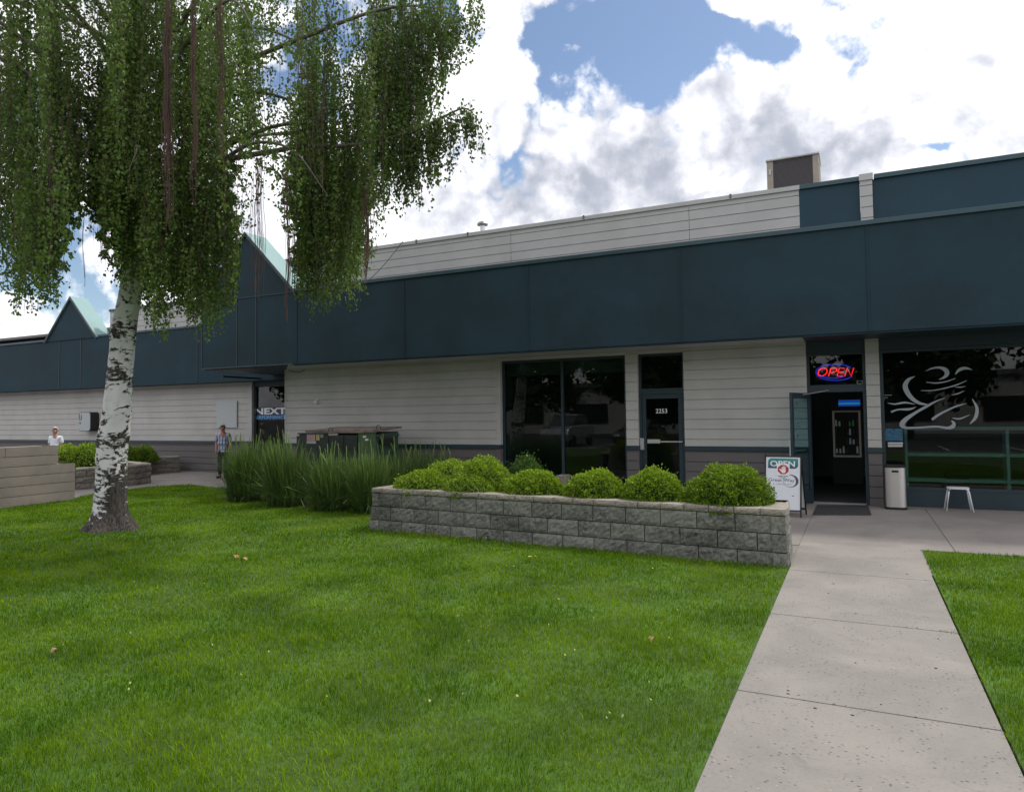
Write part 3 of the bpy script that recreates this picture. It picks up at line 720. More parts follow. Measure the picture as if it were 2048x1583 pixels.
def gbox(px0, py0, px1, py1, y, t=0.002):
    a, c = onY(px0, py1, y), onY(px1, py0, y); return (a[0], c[0], y - t, y, a[2], c[2])
p = MB(); p.box(*gbox(1770, 857, 1805, 881, gy - .001)); o = p.build('poster', mat('blue_poster_print', (0.005, 0.035, 0.08), 0.4, 0.0, 14, col2=(0.04, 0.18, 0.30), streak=(1, 1, 4)), win_right)
p = MB(); p.box(*gbox(1774, 883, 1806, 894, gy - .001)); p.cur = 1
for k in range(3): p.box(*gbox(1776, 884.4 + 3.4 * k, 1806 - 0.5 * k, 885.9 + 3.4 * k, gy - .003, .001))
p.build('notice', [MT['dark'], MT['textw']], win_right)
p = MB(); p.box(*gbox(1714, 760.5, 1725, 761.5, gy)); p.box(*gbox(1714, 761.5, 1715.2, 770, gy)); p.box(*gbox(1723.8, 761.5, 1725, 770, gy)); p.box(*gbox(1717, 766, 1722, 771.5, gy))
p.build('decal', MT['decal'], tr2)
# lettered band in the left window
gl = YWL + 0.14
a = onY(508, 811, gl); c = onY(600, 838, gl)
p = MB(); p.box(a[0] - .02, a[0] + 1.95, gl - .004, gl - .001, onY(540, 838.5, gl)[2], onY(540, 814, gl)[2]); p.build('sign_band', MT['navy'], win_left)
p = MB(); p.box(a[0] - .02, a[0] + 1.95, gl - .006, gl - .004, onY(540, 838.5, gl)[2], onY(540, 829.5, gl)[2]); p.build('sign_band', MT['blue'], win_left)
xr = onY(571.3, 820, gl)[0]
text('NEXT', 'lettering', MT['textw'], win_left, a[0] + .045, xr + .03, onY(540, 829, gl)[2] + .01, onY(540, 815.3, gl)[2], gl - .005, .003, .035)
text('PERFORMANCE', 'lettering', MT['bluel'], win_left, a[0] + .035, xr + .02, onY(540, 837.2, gl)[2], onY(540, 830.8, gl)[2], gl - .007, .003, .004)

# ================================================================== THINGS ON AND AROUND THE BUILDING
# neon sign hanging inside the pane over the open door
ny = WY + 0.12
def onneon(x, y): return onY(1500 + x / 3.86, 650 + y / 3.86, ny)
c = onneon(657, 362)
NEON = thing('neon_sign', 'lit red and blue neon OPEN sign behind the pane over the doorway', 'neon sign', c)
redn = mat('red_neon', (0.8, 0.02, 0.02), 0.4, emit=(1.0, 0.012, 0.02), estr=3.4)
blun = mat('blue_neon', (0.02, 0.04, 0.8), 0.4, emit=(0.03, 0.05, 0.9), estr=1.0)
def neon(pts, m, name, r=0.0095, k=1):
    if k > 1: pts = smooth_path(pts, k)
    q = MB(); q.tube([onneon(*p[:2]) for p in pts], r, 7); q.build(name, m, NEON, smooth=True)
th = np.linspace(0, 2 * math.pi, 25)
b = MB(); b.tube([onneon(560 + 34 * math.cos(t) + 0.28 * 33 * -math.sin(t), 361 + 31 * math.sin(t)) for t in th], 0.0105, 7)
b.tube([onneon(*p) for p in ((606, 394), (624, 332))], 0.0105, 7)
b.tube([onneon(*p) for p in smooth_path([(624, 332), (655, 331), (668, 341), (662, 357), (642, 363), (616, 363)], 3)], 0.0105, 7)
b.tube([onneon(*p) for p in ((730, 332), (690, 332), (673, 393), (718, 393))], 0.0105, 7); b.tube([onneon(*p) for p in ((682, 362), (722, 362))], 0.0105, 7)
b.tube([onneon(*p) for p in ((732, 393), (750, 332), (782, 393), (800, 330))], 0.0105, 7)
b.build('red_tube', redn, NEON, smooth=True)
th = np.linspace(R(28), R(325), 40)
neon([(657 + 148 * math.cos(t), 364 + 63 * math.sin(t)) for t in th], blun, 'blue_tube')
neon([(640 + 110 * math.cos(t), 364 + 46 * math.sin(t)) for t in np.linspace(R(38), R(150), 16)], blun, 'blue_tube')
a0, a1 = onneon(500, 430), onneon(815, 295)
b = MB(); b.box(a0[0], a1[0], ny + .03, ny + .05, a0[2], a1[2]); b.build('backing', MT['dark'], NEON)

# blank wall sign and rounded cabinet sign on the left wing
a0, a1 = onY(432.5, 855, YWL - .05), onY(473.5, 801, YWL - .05)
b = MB(); b.box(a0[0], a1[0], YWL - .05, YWL - .022, a0[2], a1[2])
S1 = thing('blank_sign', 'blank pale grey rectangular sign board on the siding behind the standing man', 'sign', ((a0[0] + a1[0]) / 2, YWL, a0[2]))
b.build('sign_face', mat('sign_white', (0.42, 0.45, 0.47), 0.5), S1, bevel=0.004)
b = MB(); b.box(a0[0] + .05, a0[0] + .1, YWL - .022, YWL - .002, a0[2] + .1, a1[2] - .1); b.build('bracket', MT['dark'], S1)
b = MB(); b.box(a1[0] - .1, a1[0] - .05, YWL - .022, YWL - .002, a0[2] + .1, a1[2] - .1); b.build('bracket', MT['dark'], S1)
a0, a1 = onY(155.5, 862, YWL - .35), onY(181, 823.5, YWL - .35)
cxs, czs = (a0[0] + a1[0]) / 2, (a0[2] + a1[2]) / 2; hw, hh = (a1[0] - a0[0]) / 2, (a1[2] - a0[2]) / 2
def rrect(cx_, cz_, hw_, hh_, r, y, n=6):
    o = []
    for sx, sz, a in ((1, 1, 0), (-1, 1, 90), (-1, -1, 180), (1, -1, 270)):
        for k in range(n + 1):
            t = R(a + 90 * k / n); o.append((cx_ + sx * (hw_ - r) + r * math.cos(t), y, cz_ + sz * (hh_ - r) + r * math.sin(t)))
    return o
S2 = thing('cabinet_sign', 'rounded white cabinet sign with dark sides on the siding left of the birch', 'sign', (cxs, YWL, a0[2]))
b = MB(); b.prism(rrect(cxs, czs, hw, hh, .12, YWL - .34), (0, .33, 0)); b.build('sign_case', MT['dark'], S2)
b = MB(); b.prism(rrect(cxs, czs, hw - .02, hh - .02, .11, YWL - .352), (0, .012, 0)); b.build('sign_face', mat('sign_grey_face', (0.36, 0.40, 0.42), .4), S2)
b = MB()
for st in ([(-.28, .30, .03), (-.29, .18, .05), (-.26, .05, .03)], [(-.17, .27, .02), (-.16, .16, .06), (-.19, .03, .03)], [(-.25, -.02, .03), (-.23, -.08, .08), (-.20, -.03, .03)]):
    for (u0, v0, w0), (u1, v1, w1) in zip(st[:-1], st[1:]):
        b.prism([(cxs + u0 - w0 / 2, YWL - .3545, czs + v0), (cxs + u0 + w0 / 2, YWL - .3545, czs + v0), (cxs + u1 + w1 / 2, YWL - .3545, czs + v1), (cxs + u1 - w1 / 2, YWL - .3545, czs + v1)], (0, .003, 0))
b.build('sign_mark', MT['dark'], S2)
# security lamp, wire
a0 = onY(634, 803, YW)
S3 = thing('security_camera', 'small white dome camera on the pale siding above the green cabinet', 'camera', a0)
b = MB(); b.tube([(a0[0], YW - .0, a0[2]), (a0[0], YW - .03, a0[2])], .055, 14); b.build('mount', MT['white'], S3)
b = MB(); b.tube([(a0[0] + .01, YW - .03, a0[2] - .01), (a0[0] + .015, YW - .08, a0[2] - .015), (a0[0] + .02, YW - .10, a0[2] - .02)], [.05, .045, .015], 14); b.build('dome', MT['white'], S3, smooth=True)
b = MB(); P = [onY(*p, YW - .03) for p in ((577, 740), (590, 744), (603, 743), (612, 733), (618, 727))]
b.tube(smooth_path(P, 5), .008, 5); o = b.build('hanging_wire', MT['dark']); tag(o, 'loose black wire looping from the fascia near the gabled corner', 'wire')
b = MB(); P = [onY(806, 483, YW - .06), onY(803, 486, YW - .05), onY(772, 525, 14.5), onY(738, 561, YF - .05)]
b.tube(smooth_path(P, 5), .009, 5); o = b.build('slanting_cable', MT['dark']); tag(o, 'thin dark cable slanting from the parapet cap down to the fascia', 'cable')

# roof plant
x0, x1 = -1.868, -0.62; z0, z1 = 5.6, 8.16
HV = thing('rooftop_unit', 'beige rooftop ventilation unit with a dark grille standing behind the parapet', 'ventilation unit', ((x0 + x1) / 2, 19.5, 5.6))
beige = mat('unit_beige', (0.30, 0.265, 0.22), 0.6, 0.12, 4)
HX = -0.66
b = MB(); b.box(x0, x0 + .15, 19, 20.05, z0, z1 - .03); b.box(HX - .14, HX, 19, 20.05, z0, z1 - .03)
b.box(x0 + .15, HX - .14, 19.06, 20.05, z0, z1 - .03); b.box(x0 + .15, HX - .14, 19, 19.06, z0, 6.9)
b.build('casing', beige, HV, bevel=0.006)
b = MB(); b.box(x0 - .02, HX + .02, 18.96, 20.09, z1 - .028, z1 + .01); b.build('lid', MT['capw'], HV, bevel=0.005)
b = MB()
nz = 44
for k in range(nz):
    z = 6.9 + (z1 - .05 - 6.9) * k / nz; b.box(x0 + .152, HX - .142, 19.015, 19.055, z, z + .018)
b.build('grille', mat('grille_grey', (0.085, 0.078, 0.085), .7), HV)
b = MB(); b.box(x0 + .05, x0 + .10, 18.97, 18.998, 7.78, 7.92); b.build('latch', MT['capw'], HV)
b = MB(); b.box(HX + .001, HX + .02, 19.3, 19.8, 6.5, 8.0); b.build('access_panel', MT['capw'], HV)
v0 = onY(965, 455, 17.5)
VP = thing('roof_vent', 'small capped metal vent pipe above the parapet', 'vent pipe', (v0[0], 17.5, 5.55))
b = MB(); b.cyl(v0[0], 17.5, 5.55, 7.16, .075, n=16); b.build('pipe', MT['alu'], VP, smooth=False)
b = MB(); b.tube([(v0[0], 17.5, 7.13), (v0[0], 17.5, 7.16), (v0[0], 17.5, 7.21), (v0[0], 17.5, 7.25)], [.15, .155, .12, .03], 18); b.build('vent_cap', mat('galvanised', (.25, .25, .26), .4, metal=.8), VP)

# drinks cooler inside the doorway
cy0 = 19.315
CL = thing('drinks_cooler', 'tall glass-door drinks cooler with blue header inside the doorway', 'cooler', (-.24, cy0 + .3, 0))
b = MB(); b.box(-.56, .10, cy0 + .03, cy0 + .7, 0.0, 2.06); b.build('cabinet', mat('cooler_black', (.03, .03, .032), .5), CL)
b = MB(); fr_ = .045
zc0, zc1 = .66, 1.79
b.box(-.54, -.54 + fr_, cy0, cy0 + .03, zc0, zc1); b.box(.08 - fr_, .08, cy0, cy0 + .03, zc0, zc1); b.box(-.495, .035, cy0, cy0 + .03, zc1 - .03, zc1); b.box(-.495, .035, cy0, cy0 + .03, zc0, zc0 + .045)
b.build('door_frame', mat('cooler_frame', (.45, .42, .40), .4, emit=(.5, .45, .4), estr=0.05), CL)
b = MB(); bt = []
cr = random.Random(4)
for zz in (0.76, 0.98, 1.2, 1.42):
    b.box(-.49, .03, cy0 + .032, cy0 + .05, zz - .012, zz)
    for k in range(7):
        if cr.random() < .75:
            xx = -.46 + .075 * k; h_ = cr.uniform(.10, .17); b.cur = cr.choice([1, 2, 3, 1]); b.cyl(xx, cy0 + .02, zz, zz + h_, .024, .018, 8); b.cur = 0
b.build('bottle_rack', [MT['dark'], mat('bottle_pale', (.5, .55, .55), .3, emit=(.4, .5, .5), estr=.06), mat('bottle_green', (.05, .25, .10), .3, emit=(.1, .4, .2), estr=.05), mat('bottle_dark', (.12, .08, .05), .3)], CL)
b = MB(); q0, q1 = onY(1677, 812, cy0), onY(1720, 799, cy0)
b.box(q0[0], q1[0], cy0 - .01, cy0 + .02, q0[2], q1[2]); b.build('header_sign', mat('lit_blue_header', (.02, .08, .4), .4, emit=(.01, .08, .50), estr=.45), CL)
b = MB(); b.box(q0[0], q1[0], cy0 - .012, cy0 - .0101, q0[2] + .05, q0[2] + .075); b.build('header_stripe', mat('lit_teal_stripe', (.02, .2, .4), .4, emit=(.05, .5, .5), estr=.35), CL)
# aqua display shelf and mesh chair behind the right window
SH = thing('display_shelf', 'aqua painted shelving unit behind the right shop window', 'shelf', (2.2, 15.9, 0))
for zt in (1.46, 0.97, 0.49, 0.20): 
    b = MB(); b.box(.83, 4.0, 15.62, 15.98, zt - .06, zt); b.build('shelf_board', MT['aquashelf'], SH, bevel=.003)
for xx in (.80, 2.4, 3.97):
    b = MB(); b.box(xx, xx + .05, 15.60, 16.0, 0.012, 1.46); b.build('upright', MT['aquashelf'], SH, bevel=.003)
BK = thing('wire_basket', 'black mesh basket on the aqua shelf by the right edge', 'basket', (1.62, 15.8, .49))
b = MB()
for k in range(9):
    z = .495 + k * .05
    h_ = .17 + .008 * k
    b.tube([(1.65 - h_, 15.66, z), (1.65 + h_, 15.66, z), (1.65 + h_, 15.92, z), (1.65 - h_, 15.92, z), (1.65 - h_, 15.66, z)], .008, 5)
for k in range(12):
    u = -.17 + .34 * k / 11; b.tube([(1.65 + u, 15.66, .495), (1.65 + u * 1.35, 15.66, .9)], .008, 5); b.tube([(1.65 + u, 15.92, .495), (1.65 + u * 1.35, 15.92, .9)], .008, 5)
b.build('mesh', MT['black'], BK)

# stainless bin
t0, t1 = onZ(1773, 1018), onZ(1811, 1018); tx = (t0[0] + t1[0]) / 2; tw = .17; ty = 14.70
TB = thing('waste_bin', 'tall stainless steel waste bin with black rim beside the doorway pillar', 'bin', (tx, ty, .006))
def ell(cx_, cy_, z, rx, ry, n=28, p=3.0):
    o = []
    for k in range(n):
        t = 2 * math.pi * k / n; c_, s_ = math.cos(t), math.sin(t)
        o.append((cx_ + rx * math.copysign(abs(c_) ** (2 / p), c_), cy_ + ry * math.copysign(abs(s_) ** (2 / p), s_), z))
    return o
def loft(b, rings, cap=True):
    n = len(rings[0]); base = len(b.v); vs = [q for r_ in rings for q in r_]; fs = []
    for i in range(len(rings) - 1):
        for j in range(n): fs.append((i * n + j, i * n + (j + 1) % n, (i + 1) * n + (j + 1) % n, (i + 1) * n + j))
    if cap: fs += [tuple(range(n))[::-1], tuple((len(rings) - 1) * n + j for j in range(n))]
    b.add(vs, fs)
b = MB(); loft(b, [ell(tx, ty, .05, tw, .13), ell(tx, ty, .755, tw, .13)]); b.build('shell', MT['steel'], TB, smooth=False)
b = MB(); loft(b, [ell(tx, ty, .006, tw + .006, .136), ell(tx, ty, .05, tw + .006, .136)]); b.build('base', MT['black'], TB)
b = MB(); loft(b, [ell(tx, ty, .755, tw + .006, .136), ell(tx, ty, .785, tw + .004, .134), ell(tx, ty, .80, tw - .03, .11)]); b.build('rim', MT['black'], TB)
b = MB(); b.prism([(x, ty - .133, z) for x, _, z in rrect(tx - .0, .69, .055, .018, .014, 0)], (0, .02, 0)); b.build('slot', MT['black'], TB)
b = MB(); b.box(tx - tw - .016, tx - tw + .012, ty - .06, ty + .06, .03, .77); b.build('side_trim', MT['black'], TB)
# stool at the right
st = onZ(1893, 1023); ST = thing('stool', 'small pale metal stool standing before the right shop window', 'stool', (st[0] + .2, st[1] + .15, .006))
for (ux, uy) in ((0, 0), (.40, 0), (0, .34), (.40, .34)):
    b = MB(); lx = st[0] + ux; ly = st[1] + uy; ix = lx + (.05 if ux == 0 else -.05); iy = ly + (.04 if uy == 0 else -.04)
    b.tube([(lx, ly, .006), (ix, iy, .34), (ix + (.02 if ux == 0 else -.02), iy + (.015 if uy == 0 else -.015), .395)], .013, 10); b.build('leg', MT['white'], ST, smooth=True)
b = MB(); b.prism([(x, y, .395) for x, y, _ in [(p[0], p[1], 0) for p in ell(st[0] + .20, st[1] + .17, 0, .17, .15)]], (0, 0, .022)); b.build('seat', MT['white'], ST)
# door mat
b = MB(); pts = [onZ(*p, .006) for p in ((1625, 1030), (1634, 1010), (1736, 1011), (1743, 1030))]
b.prism(pts, (0, 0, .012)); o = b.build('door_mat', MT['mat'], bevel=.004); tag(o, 'dark ribbed mat on the concrete before the doorway', 'doormat')

# folding sandwich board
Rf = onZ(1603, 1035, .006); th_ = R(7)
br = np.array([math.cos(th_), -math.sin(th_), 0.0]); bw = .60
BO = Rf - br * bw
lean = R(9); bu = np.array([math.sin(lean) * math.sin(th_), math.sin(lean) * math.cos(th_), math.cos(lean)])
bn_ = np.cross(br, bu)          # out of the board towards the viewer
bn_ = bn_ / np.linalg.norm(bn_)
SB = thing('sandwich_board', 'white folding sandwich board with teal OPEN panel and red stop hand beside the planter', 'sandwich board', Rf - br * .3 + np.array([0, .2, 0]))
def bbox(b, u0, u1, v0, v1, n0, n1): b.obox(BO + br * (u0 + u1) / 2 + bu * (v0 + v1) / 2 + bn_ * (n0 + n1) / 2, br * (u1 - u0) / 2, bu * (v1 - v0) / 2, bn_ * (n1 - n0) / 2)
BH = 1.03
b = MB(); bbox(b, 0, .022, 0, BH + .03, -.012, .012); bbox(b, bw - .022, bw, 0, BH, -.012, .012); bbox(b, .022, bw - .022, BH - .022, BH, -.011, .011); bbox(b, .022, bw - .022, .10, .12, -.011, .011)
b.build('front_frame', MT['dark'], SB)
b = MB(); bbox(b, .02, bw - .02, .118, BH - .02, -.004, .005); b.build('front_panel', mat('board_white', (.70, .72, .78), .4), SB)
def pprism(b, pts, n0, n1):
    P = [BO + br * u + bu * v + bn_ * n0 for u, v in pts]; b.prism(P, bn_ * (n1 - n0))
def rr(u0, u1, v0, v1, corners, r=.06, n=6):
    o = []
    for k, (cu_, cv_, a) in enumerate(((u1, v1, 0), (u0, v1, 90), (u0, v0, 180), (u1, v0, 270))):
        rk = corners[k]
        if rk <= 0: o.append((cu_, cv_)); continue
        ccu = cu_ - rk if cu_ == u1 else cu_ + rk; ccv = cv_ - rk if cv_ == v1 else cv_ + rk
        for i in range(n + 1):
            t = R(a + 90 * i / n); o.append((ccu + rk * math.cos(t), ccv + rk * math.sin(t)))
    return o
gradm = bpy.data.materials.new('teal_blue_print'); gradm.use_nodes = True
t_ = NT(gradm.node_tree); tcv = t_.n.new('ShaderNodeTexCoord'); sp = t_.n.new('ShaderNodeSeparateXYZ'); t_.l.new(tcv.outputs['Object'], sp.inputs[0])
t_.l.new(t_.mix(t_.smooth(sp.outputs[2], .80, .96), (.025, .07, .14, 1), (.03, .23, .23, 1)), t_.n['Principled BSDF'].inputs['Base Color'])
b = MB(); pprism(b, rr(.055, .545, BH - .215, BH - .045, (0, .06, 0, .06)), .0055, .0065); b.build('open_panel', gradm, SB)
FRM = (BO, br, bu, bn_)
text('OPEN', 'lettering', MT['textw'], SB, .09, .495, BH - .185, BH - .085, .0068, .001, .02, frame=FRM)
b = MB(); oc = [(.305 + .095 * math.cos(R(22.5 + 45 * k)), BH - .235 + .085 * math.sin(R(22.5 + 45 * k))) for k in range(8)]
pprism(b, [(.20, BH - .14), (.20, BH - .335), (.41, BH - .335), (.41, BH - .14)], .0082, .0088); b.build('stop_sticker', MT['textw'], SB)
b = MB(); pprism(b, oc, .0089, .0094); b.build('stop_octagon', mat('stop_red', (.42, .03, .03), .4), SB)
b = MB(); hx, hy = .31, BH - .235
pprism(b, [(hx - .03, hy + .0), (hx - .06, hy + .015), (hx - .068, hy + .005), (hx - .035, hy - .04), (hx - .02, hy - .058), (hx + .022, hy - .058), (hx + .036, hy - .03), (hx + .036, hy + .0)], .0095, .010)
for k, hl in enumerate((.040, .055, .06, .05)): pprism(b, [(hx - .03 + .0168 * k, hy), (hx - .0165 + .0168 * k, hy), (hx - .0165 + .0168 * k, hy + hl), (hx - .03 + .0168 * k, hy + hl)], .0095, .010)
b.build('stop_hand', MT['textw'], SB)
b = MB()
for u0, u1, v in ((.225, .30, BH - .352), (.31, .385, BH - .352), (.245, .35, BH - .376)): pprism(b, [(u0, v), (u1, v), (u1, v + .009), (u0, v + .009)], .0055, .006)
for u0, u1, v in ((.09, .13, BH - .57), (.14, .17, BH - .60), (.45, .48, BH - .68)): pprism(b, [(u0, v), (u1, v), (u1, v + .012), (u0, v + .012)], .0055, .006)
b.build('fine_print', MT['navy'], SB)
text('Great Way', 'lettering', MT['navy'], SB, .065, .49, BH - .455, BH - .385, .0056, .001, .0, frame=FRM)
text('martial arts', 'lettering', MT['decal'], SB, .20, .44, BH - .495, BH - .462, .0056, .001, 0, frame=FRM)
b = MB(); A_ = np.linspace(R(100), R(-215), 46); o_, i_ = [], []
for k, t in enumerate(A_):
    wd = .004 + .030 * math.exp(-((k - 13) / 9.0) ** 2)
    o_.append((.425 + (.118 + wd * .3) * math.cos(t), BH - .425 + (.105 + wd * .3) * math.sin(t))); i_.append((.425 + (.118 - wd) * math.cos(t), BH - .425 + (.105 - wd) * math.sin(t)))
k = len(o_); b.add([BO + br * u + bu * v + bn_ * .0062 for u, v in o_ + i_], [(j, j + 1, k + j + 1, k + j) for j in range(k - 1)]); b.build('ring_emblem', mat('ring_print', (.06, .07, .13), .5), SB)
# back half of the board
bk = BO + bu * BH
bu2 = np.array([-math.sin(lean + R(8)) * math.sin(th_), -math.sin(lean + R(8)) * math.cos(th_), 0]) * -1 + np.array([0, 0, -math.cos(lean + R(8))]); 
L2 = (bk[2] - .006) / -bu2[2]; nb2 = np.cross(br, bu2)
b = MB()
for u in (.011, bw - .011): b.obox(bk + br * u + bu2 * L2 / 2 + nb2 * .0, br * .011, bu2 * L2 / 2, nb2 * .011)
b.obox(bk + br * bw / 2 + bu2 * (L2 - .1), br * (bw / 2 - .02), bu2 * .011, nb2 * .011)
b.build('rear_frame', MT['dark'], SB)
b = MB(); b.obox(bk + br * bw / 2 + bu2 * (L2 - .1) / 2, br * (bw / 2 - .022), bu2 * (L2 - .1) * .47, nb2 * .004); b.build('rear_panel', MT['white'], SB)
# ================================================================== BLOCK PLANTERS AND WALLS
def noise2(u, v, s):
    """cheap smooth pseudo-noise"""
    return (math.sin(u * 12.9 + s * 3.1) * math.cos(v * 17.3 - s * 1.7) + .6 * math.sin(u * 31.0 + v * 23.0 + s) + .4 * math.sin(u * 57.0 - v * 43.0 + 2 * s)) / 2
def block_run(V, Fc, T, p0, p1, z0, z1, blen, off, depth, rough=.010, nu=9, nv=5, seed=1, gap=.0055, jutk=1.0):
    """a course of split-face blocks from p0 to p1; outward is to the right of the direction of travel"""
    p0 = np.array(p0[:2], float); p1 = np.array(p1[:2], float); L = np.linalg.norm(p1 - p0); d = (p1 - p0) / L; n = np.array([d[1], -d[0]])
    cuts = [0.0]; s = off
    while s < L - .08:
        if s > .08: cuts.append(s)
        s += blen
    cuts.append(L); rr_ = random.Random(seed)
    for a, c in zip(cuts[:-1], cuts[1:]):
        base = len(V); t = rr_.random(); sd_ = rr_.random() * 50; a += gap; c -= gap
        jut = rr_.uniform(-.004, .006) * jutk
        for j in range(nv + 1):
            for i in range(nu + 1):
                u = i / nu; v = j / nv; e = min(u, 1 - u) * (c - a); f = min(v, 1 - v) * (z1 - z0)
                k = min(1, e / .02) * min(1, f / .02)
                h = (-.010 * jutk * (1 - k)) + k * (jut + rough * noise2(u * (c - a) * 1.3, v * (z1 - z0) * 2.0, sd_) + rough * .7 * rr_.uniform(-1, 1))
                q = p0 + d * (a + u * (c - a)) + n * h
                V.append((q[0], q[1], z0 + gap + v * (z1 - z0 - 2 * gap)))
                T.append(t)
        W1 = nu + 1
        for j in range(nv):
            for i in range(nu): Fc.append((base + j * W1 + i, base + j * W1 + i + 1, base + (j + 1) * W1 + i + 1, base + (j + 1) * W1 + i))
        # back corners close the block
        bb = len(V)
        for (s_, zz) in ((a, z0 + gap), (c, z0 + gap), (c, z1 - gap), (a, z1 - gap)):
            q = p0 + d * s_ - n * depth; V.append((q[0], q[1], zz)); T.append(t)
        g0, g1, g2, g3 = base, base + nu, base + nv * W1 + nu, base + nv * W1
        Fc.append(tuple([bb + 1, bb + 0] + [base + i for i in range(nu + 1)]))
        Fc.append(tuple([bb + 3, bb + 2] + [g2 - i for i in range(nu + 1)]))
        Fc.append(tuple([bb + 0, bb + 3] + [g3 - W1 * j for j in range(nv + 1)]))
        Fc.append(tuple([bb + 2, bb + 1] + [g1 + W1 * j for j in range(nv + 1)]))
        Fc.append((bb + 0, bb + 1, bb + 2, bb + 3))
def blocks(name, runs, m, parent, **kw):
    V, Fc, T = [], [], []
    for i, r_ in enumerate(runs): block_run(V, Fc, T, *r_, seed=i * 7 + 3 + len(name), **kw)
    idx = np.array([i for f in Fc for i in f]); ln = np.array([len(f) for f in Fc])
    return big_mesh(name, np.array(V), ln, idx, m, parent, np.array(T))

A = PLANT_A[:2].copy(); B = PLANT_B[:2].copy(); B = B + np.array([0.01, 0.0])
dl = (B - A) / np.linalg.norm(B - A); nl = np.array([-dl[1], dl[0]])        # nl points into the planter
E_ = B + np.array([-.03, 1.02]); Dd = A + nl * 1.25; D2 = A + nl * 1.25
PL = thing('planter', 'long raised planter of grey split-face blocks with a pale cap at the lawn edge', 'planter', ((A[0] + B[0]) / 2, (A[1] + B[1]) / 2, 0))
runs = []
for k, (z0, z1, st, off) in enumerate(((-.06, .160, 0.0, .20), (.160, .368, .018, .41), (.368, .576, .036, .14))):
    a = A + nl * st + dl * st; c = B + nl * st - dl * st * .6; e = E_ - dl * st * .6
    runs.append((a, c, z0, z1, .457, off, .16)); runs.append((c, e, z0, z1, .457, .25 + .1 * k, .16))
    runs.append((e, D2 + dl * (.3 + st), z0, z1, .457, .3, .14)); runs.append((D2 + dl * st, a, z0, z1, .457, .3, .14))
blocks('block_course', runs, MT['split'], PL)
runs = []; st = .03; a = A + nl * st + dl * st; c = B + nl * st - dl * .02; e = E_ - dl * .02
blocks('cap_course', [(a, c, .576, .657, .30, .22, .26), (c + nl * .25, e, .576, .657, .30, .18, .26), (e, D2 + dl * .3, .576, .657, .3, .2, .24), (D2 + dl * st, a + nl * .27, .576, .657, .3, .2, .24)], MT['capstone'], PL, rough=.006, nv=3)
b = MB(); b.prism([(*(A + nl * .12 + dl * .12), .3), (*(B + nl * .12 - dl * .12), .3), (*(E_ - nl * .1 - dl * .12), .3), (*(D2 - nl * .1 + dl * .12), .3)], (0, 0, .27)); b.build('soil', MT['bark_soil'], PL)
# slab step glimpsed between the planter and the landing
# small far end block of the planter seen between shrubs
q = onZ(1122, 952, .5)
b = MB(); b.box(q[0] - .12, q[0] + .10, q[1], q[1] + .3, 0, .52); o = b.build('stone_pier', MT['capstone'], bevel=.02); tag(o, 'low pale stone block showing between the shrubs before the wide window', 'stone block')

# smooth stepped wall at the far left
RW = thing('stepped_wall', 'smooth tan block wall stepping down at the left edge of the lawn', 'wall', (-16.4, 10.1, 0))
yb = 10.11
runs = []
p_n = np.array([-15.68, 6.2]); p_r = np.array([-15.84, 10.11]); p_r2 = onX(117, 907, -15.83)[:2]
for k in range(6):
    q_ = p_r if k < 4 else p_r2
    runs.append((p_n, q_, .005 + .207 * k, .212 + .207 * k, 3.4 if k % 2 else 4.2, .9 + .3 * k, .4)); runs.append((q_, q_ + np.array([-.5, .02]), .005 + .207 * k, .212 + .207 * k, 2, .9, .3))
blocks('wall_course', runs, MT['blockwall'], RW, rough=.0004, nu=6, nv=3, gap=.005, jutk=.15)
# curved weathered planter behind it
P2 = thing('planter', 'low curved planter of weathered blocks beside the left path behind the birch', 'planter', (-18.2, 13, 0))
pts = [(-18.9, 10.6), (-18.15, 11.6), (-17.85, 12.3), (-17.72, 13.0), (-18.0, 13.7)]
pts = [np.array(p) for p in pts]
runs = []
for k in range(3):
    for i in range(len(pts) - 1): runs.append((pts[i], pts[i + 1], -.01 + .165 * k, .155 + .165 * k, .6, .25 + .1 * ((i + k) % 3), .25))
def wallplane(px, py, z): return onZ(px, py, z)[:2]
w2a, w2b = np.array([-21.4, 14.75]), np.array([-20.55, 16.75])
for k in range(3): runs.append((w2a, w2b, -.01 + .165 * k, .155 + .165 * k, .7, .3 * k, .25))
for k in range(3): runs.append((w2b, w2b + np.array([-.9, .3]), -.01 + .165 * k, .155 + .165 * k, .7, .3 * k, .25)); runs.append((np.array([-18.0, 13.7]), w2a, -.01 + .165 * k, .155 + .165 * k, .7, .2, .25))
blocks('block_course', runs, MT['timberstone'], P2, rough=.012, nu=6, nv=3)
runs = [(pts[i], pts[i + 1], .485, .56, .6, .3, .3) for i in range(len(pts) - 1)] + [(w2a, w2b, .485, .56, .7, .2, .3), (np.array([-18.0, 13.7]), w2a, .485, .56, .7, .2, .3)]
blocks('cap_course', runs, MT['capstone'], P2, rough=.005, nu=6, nv=2)

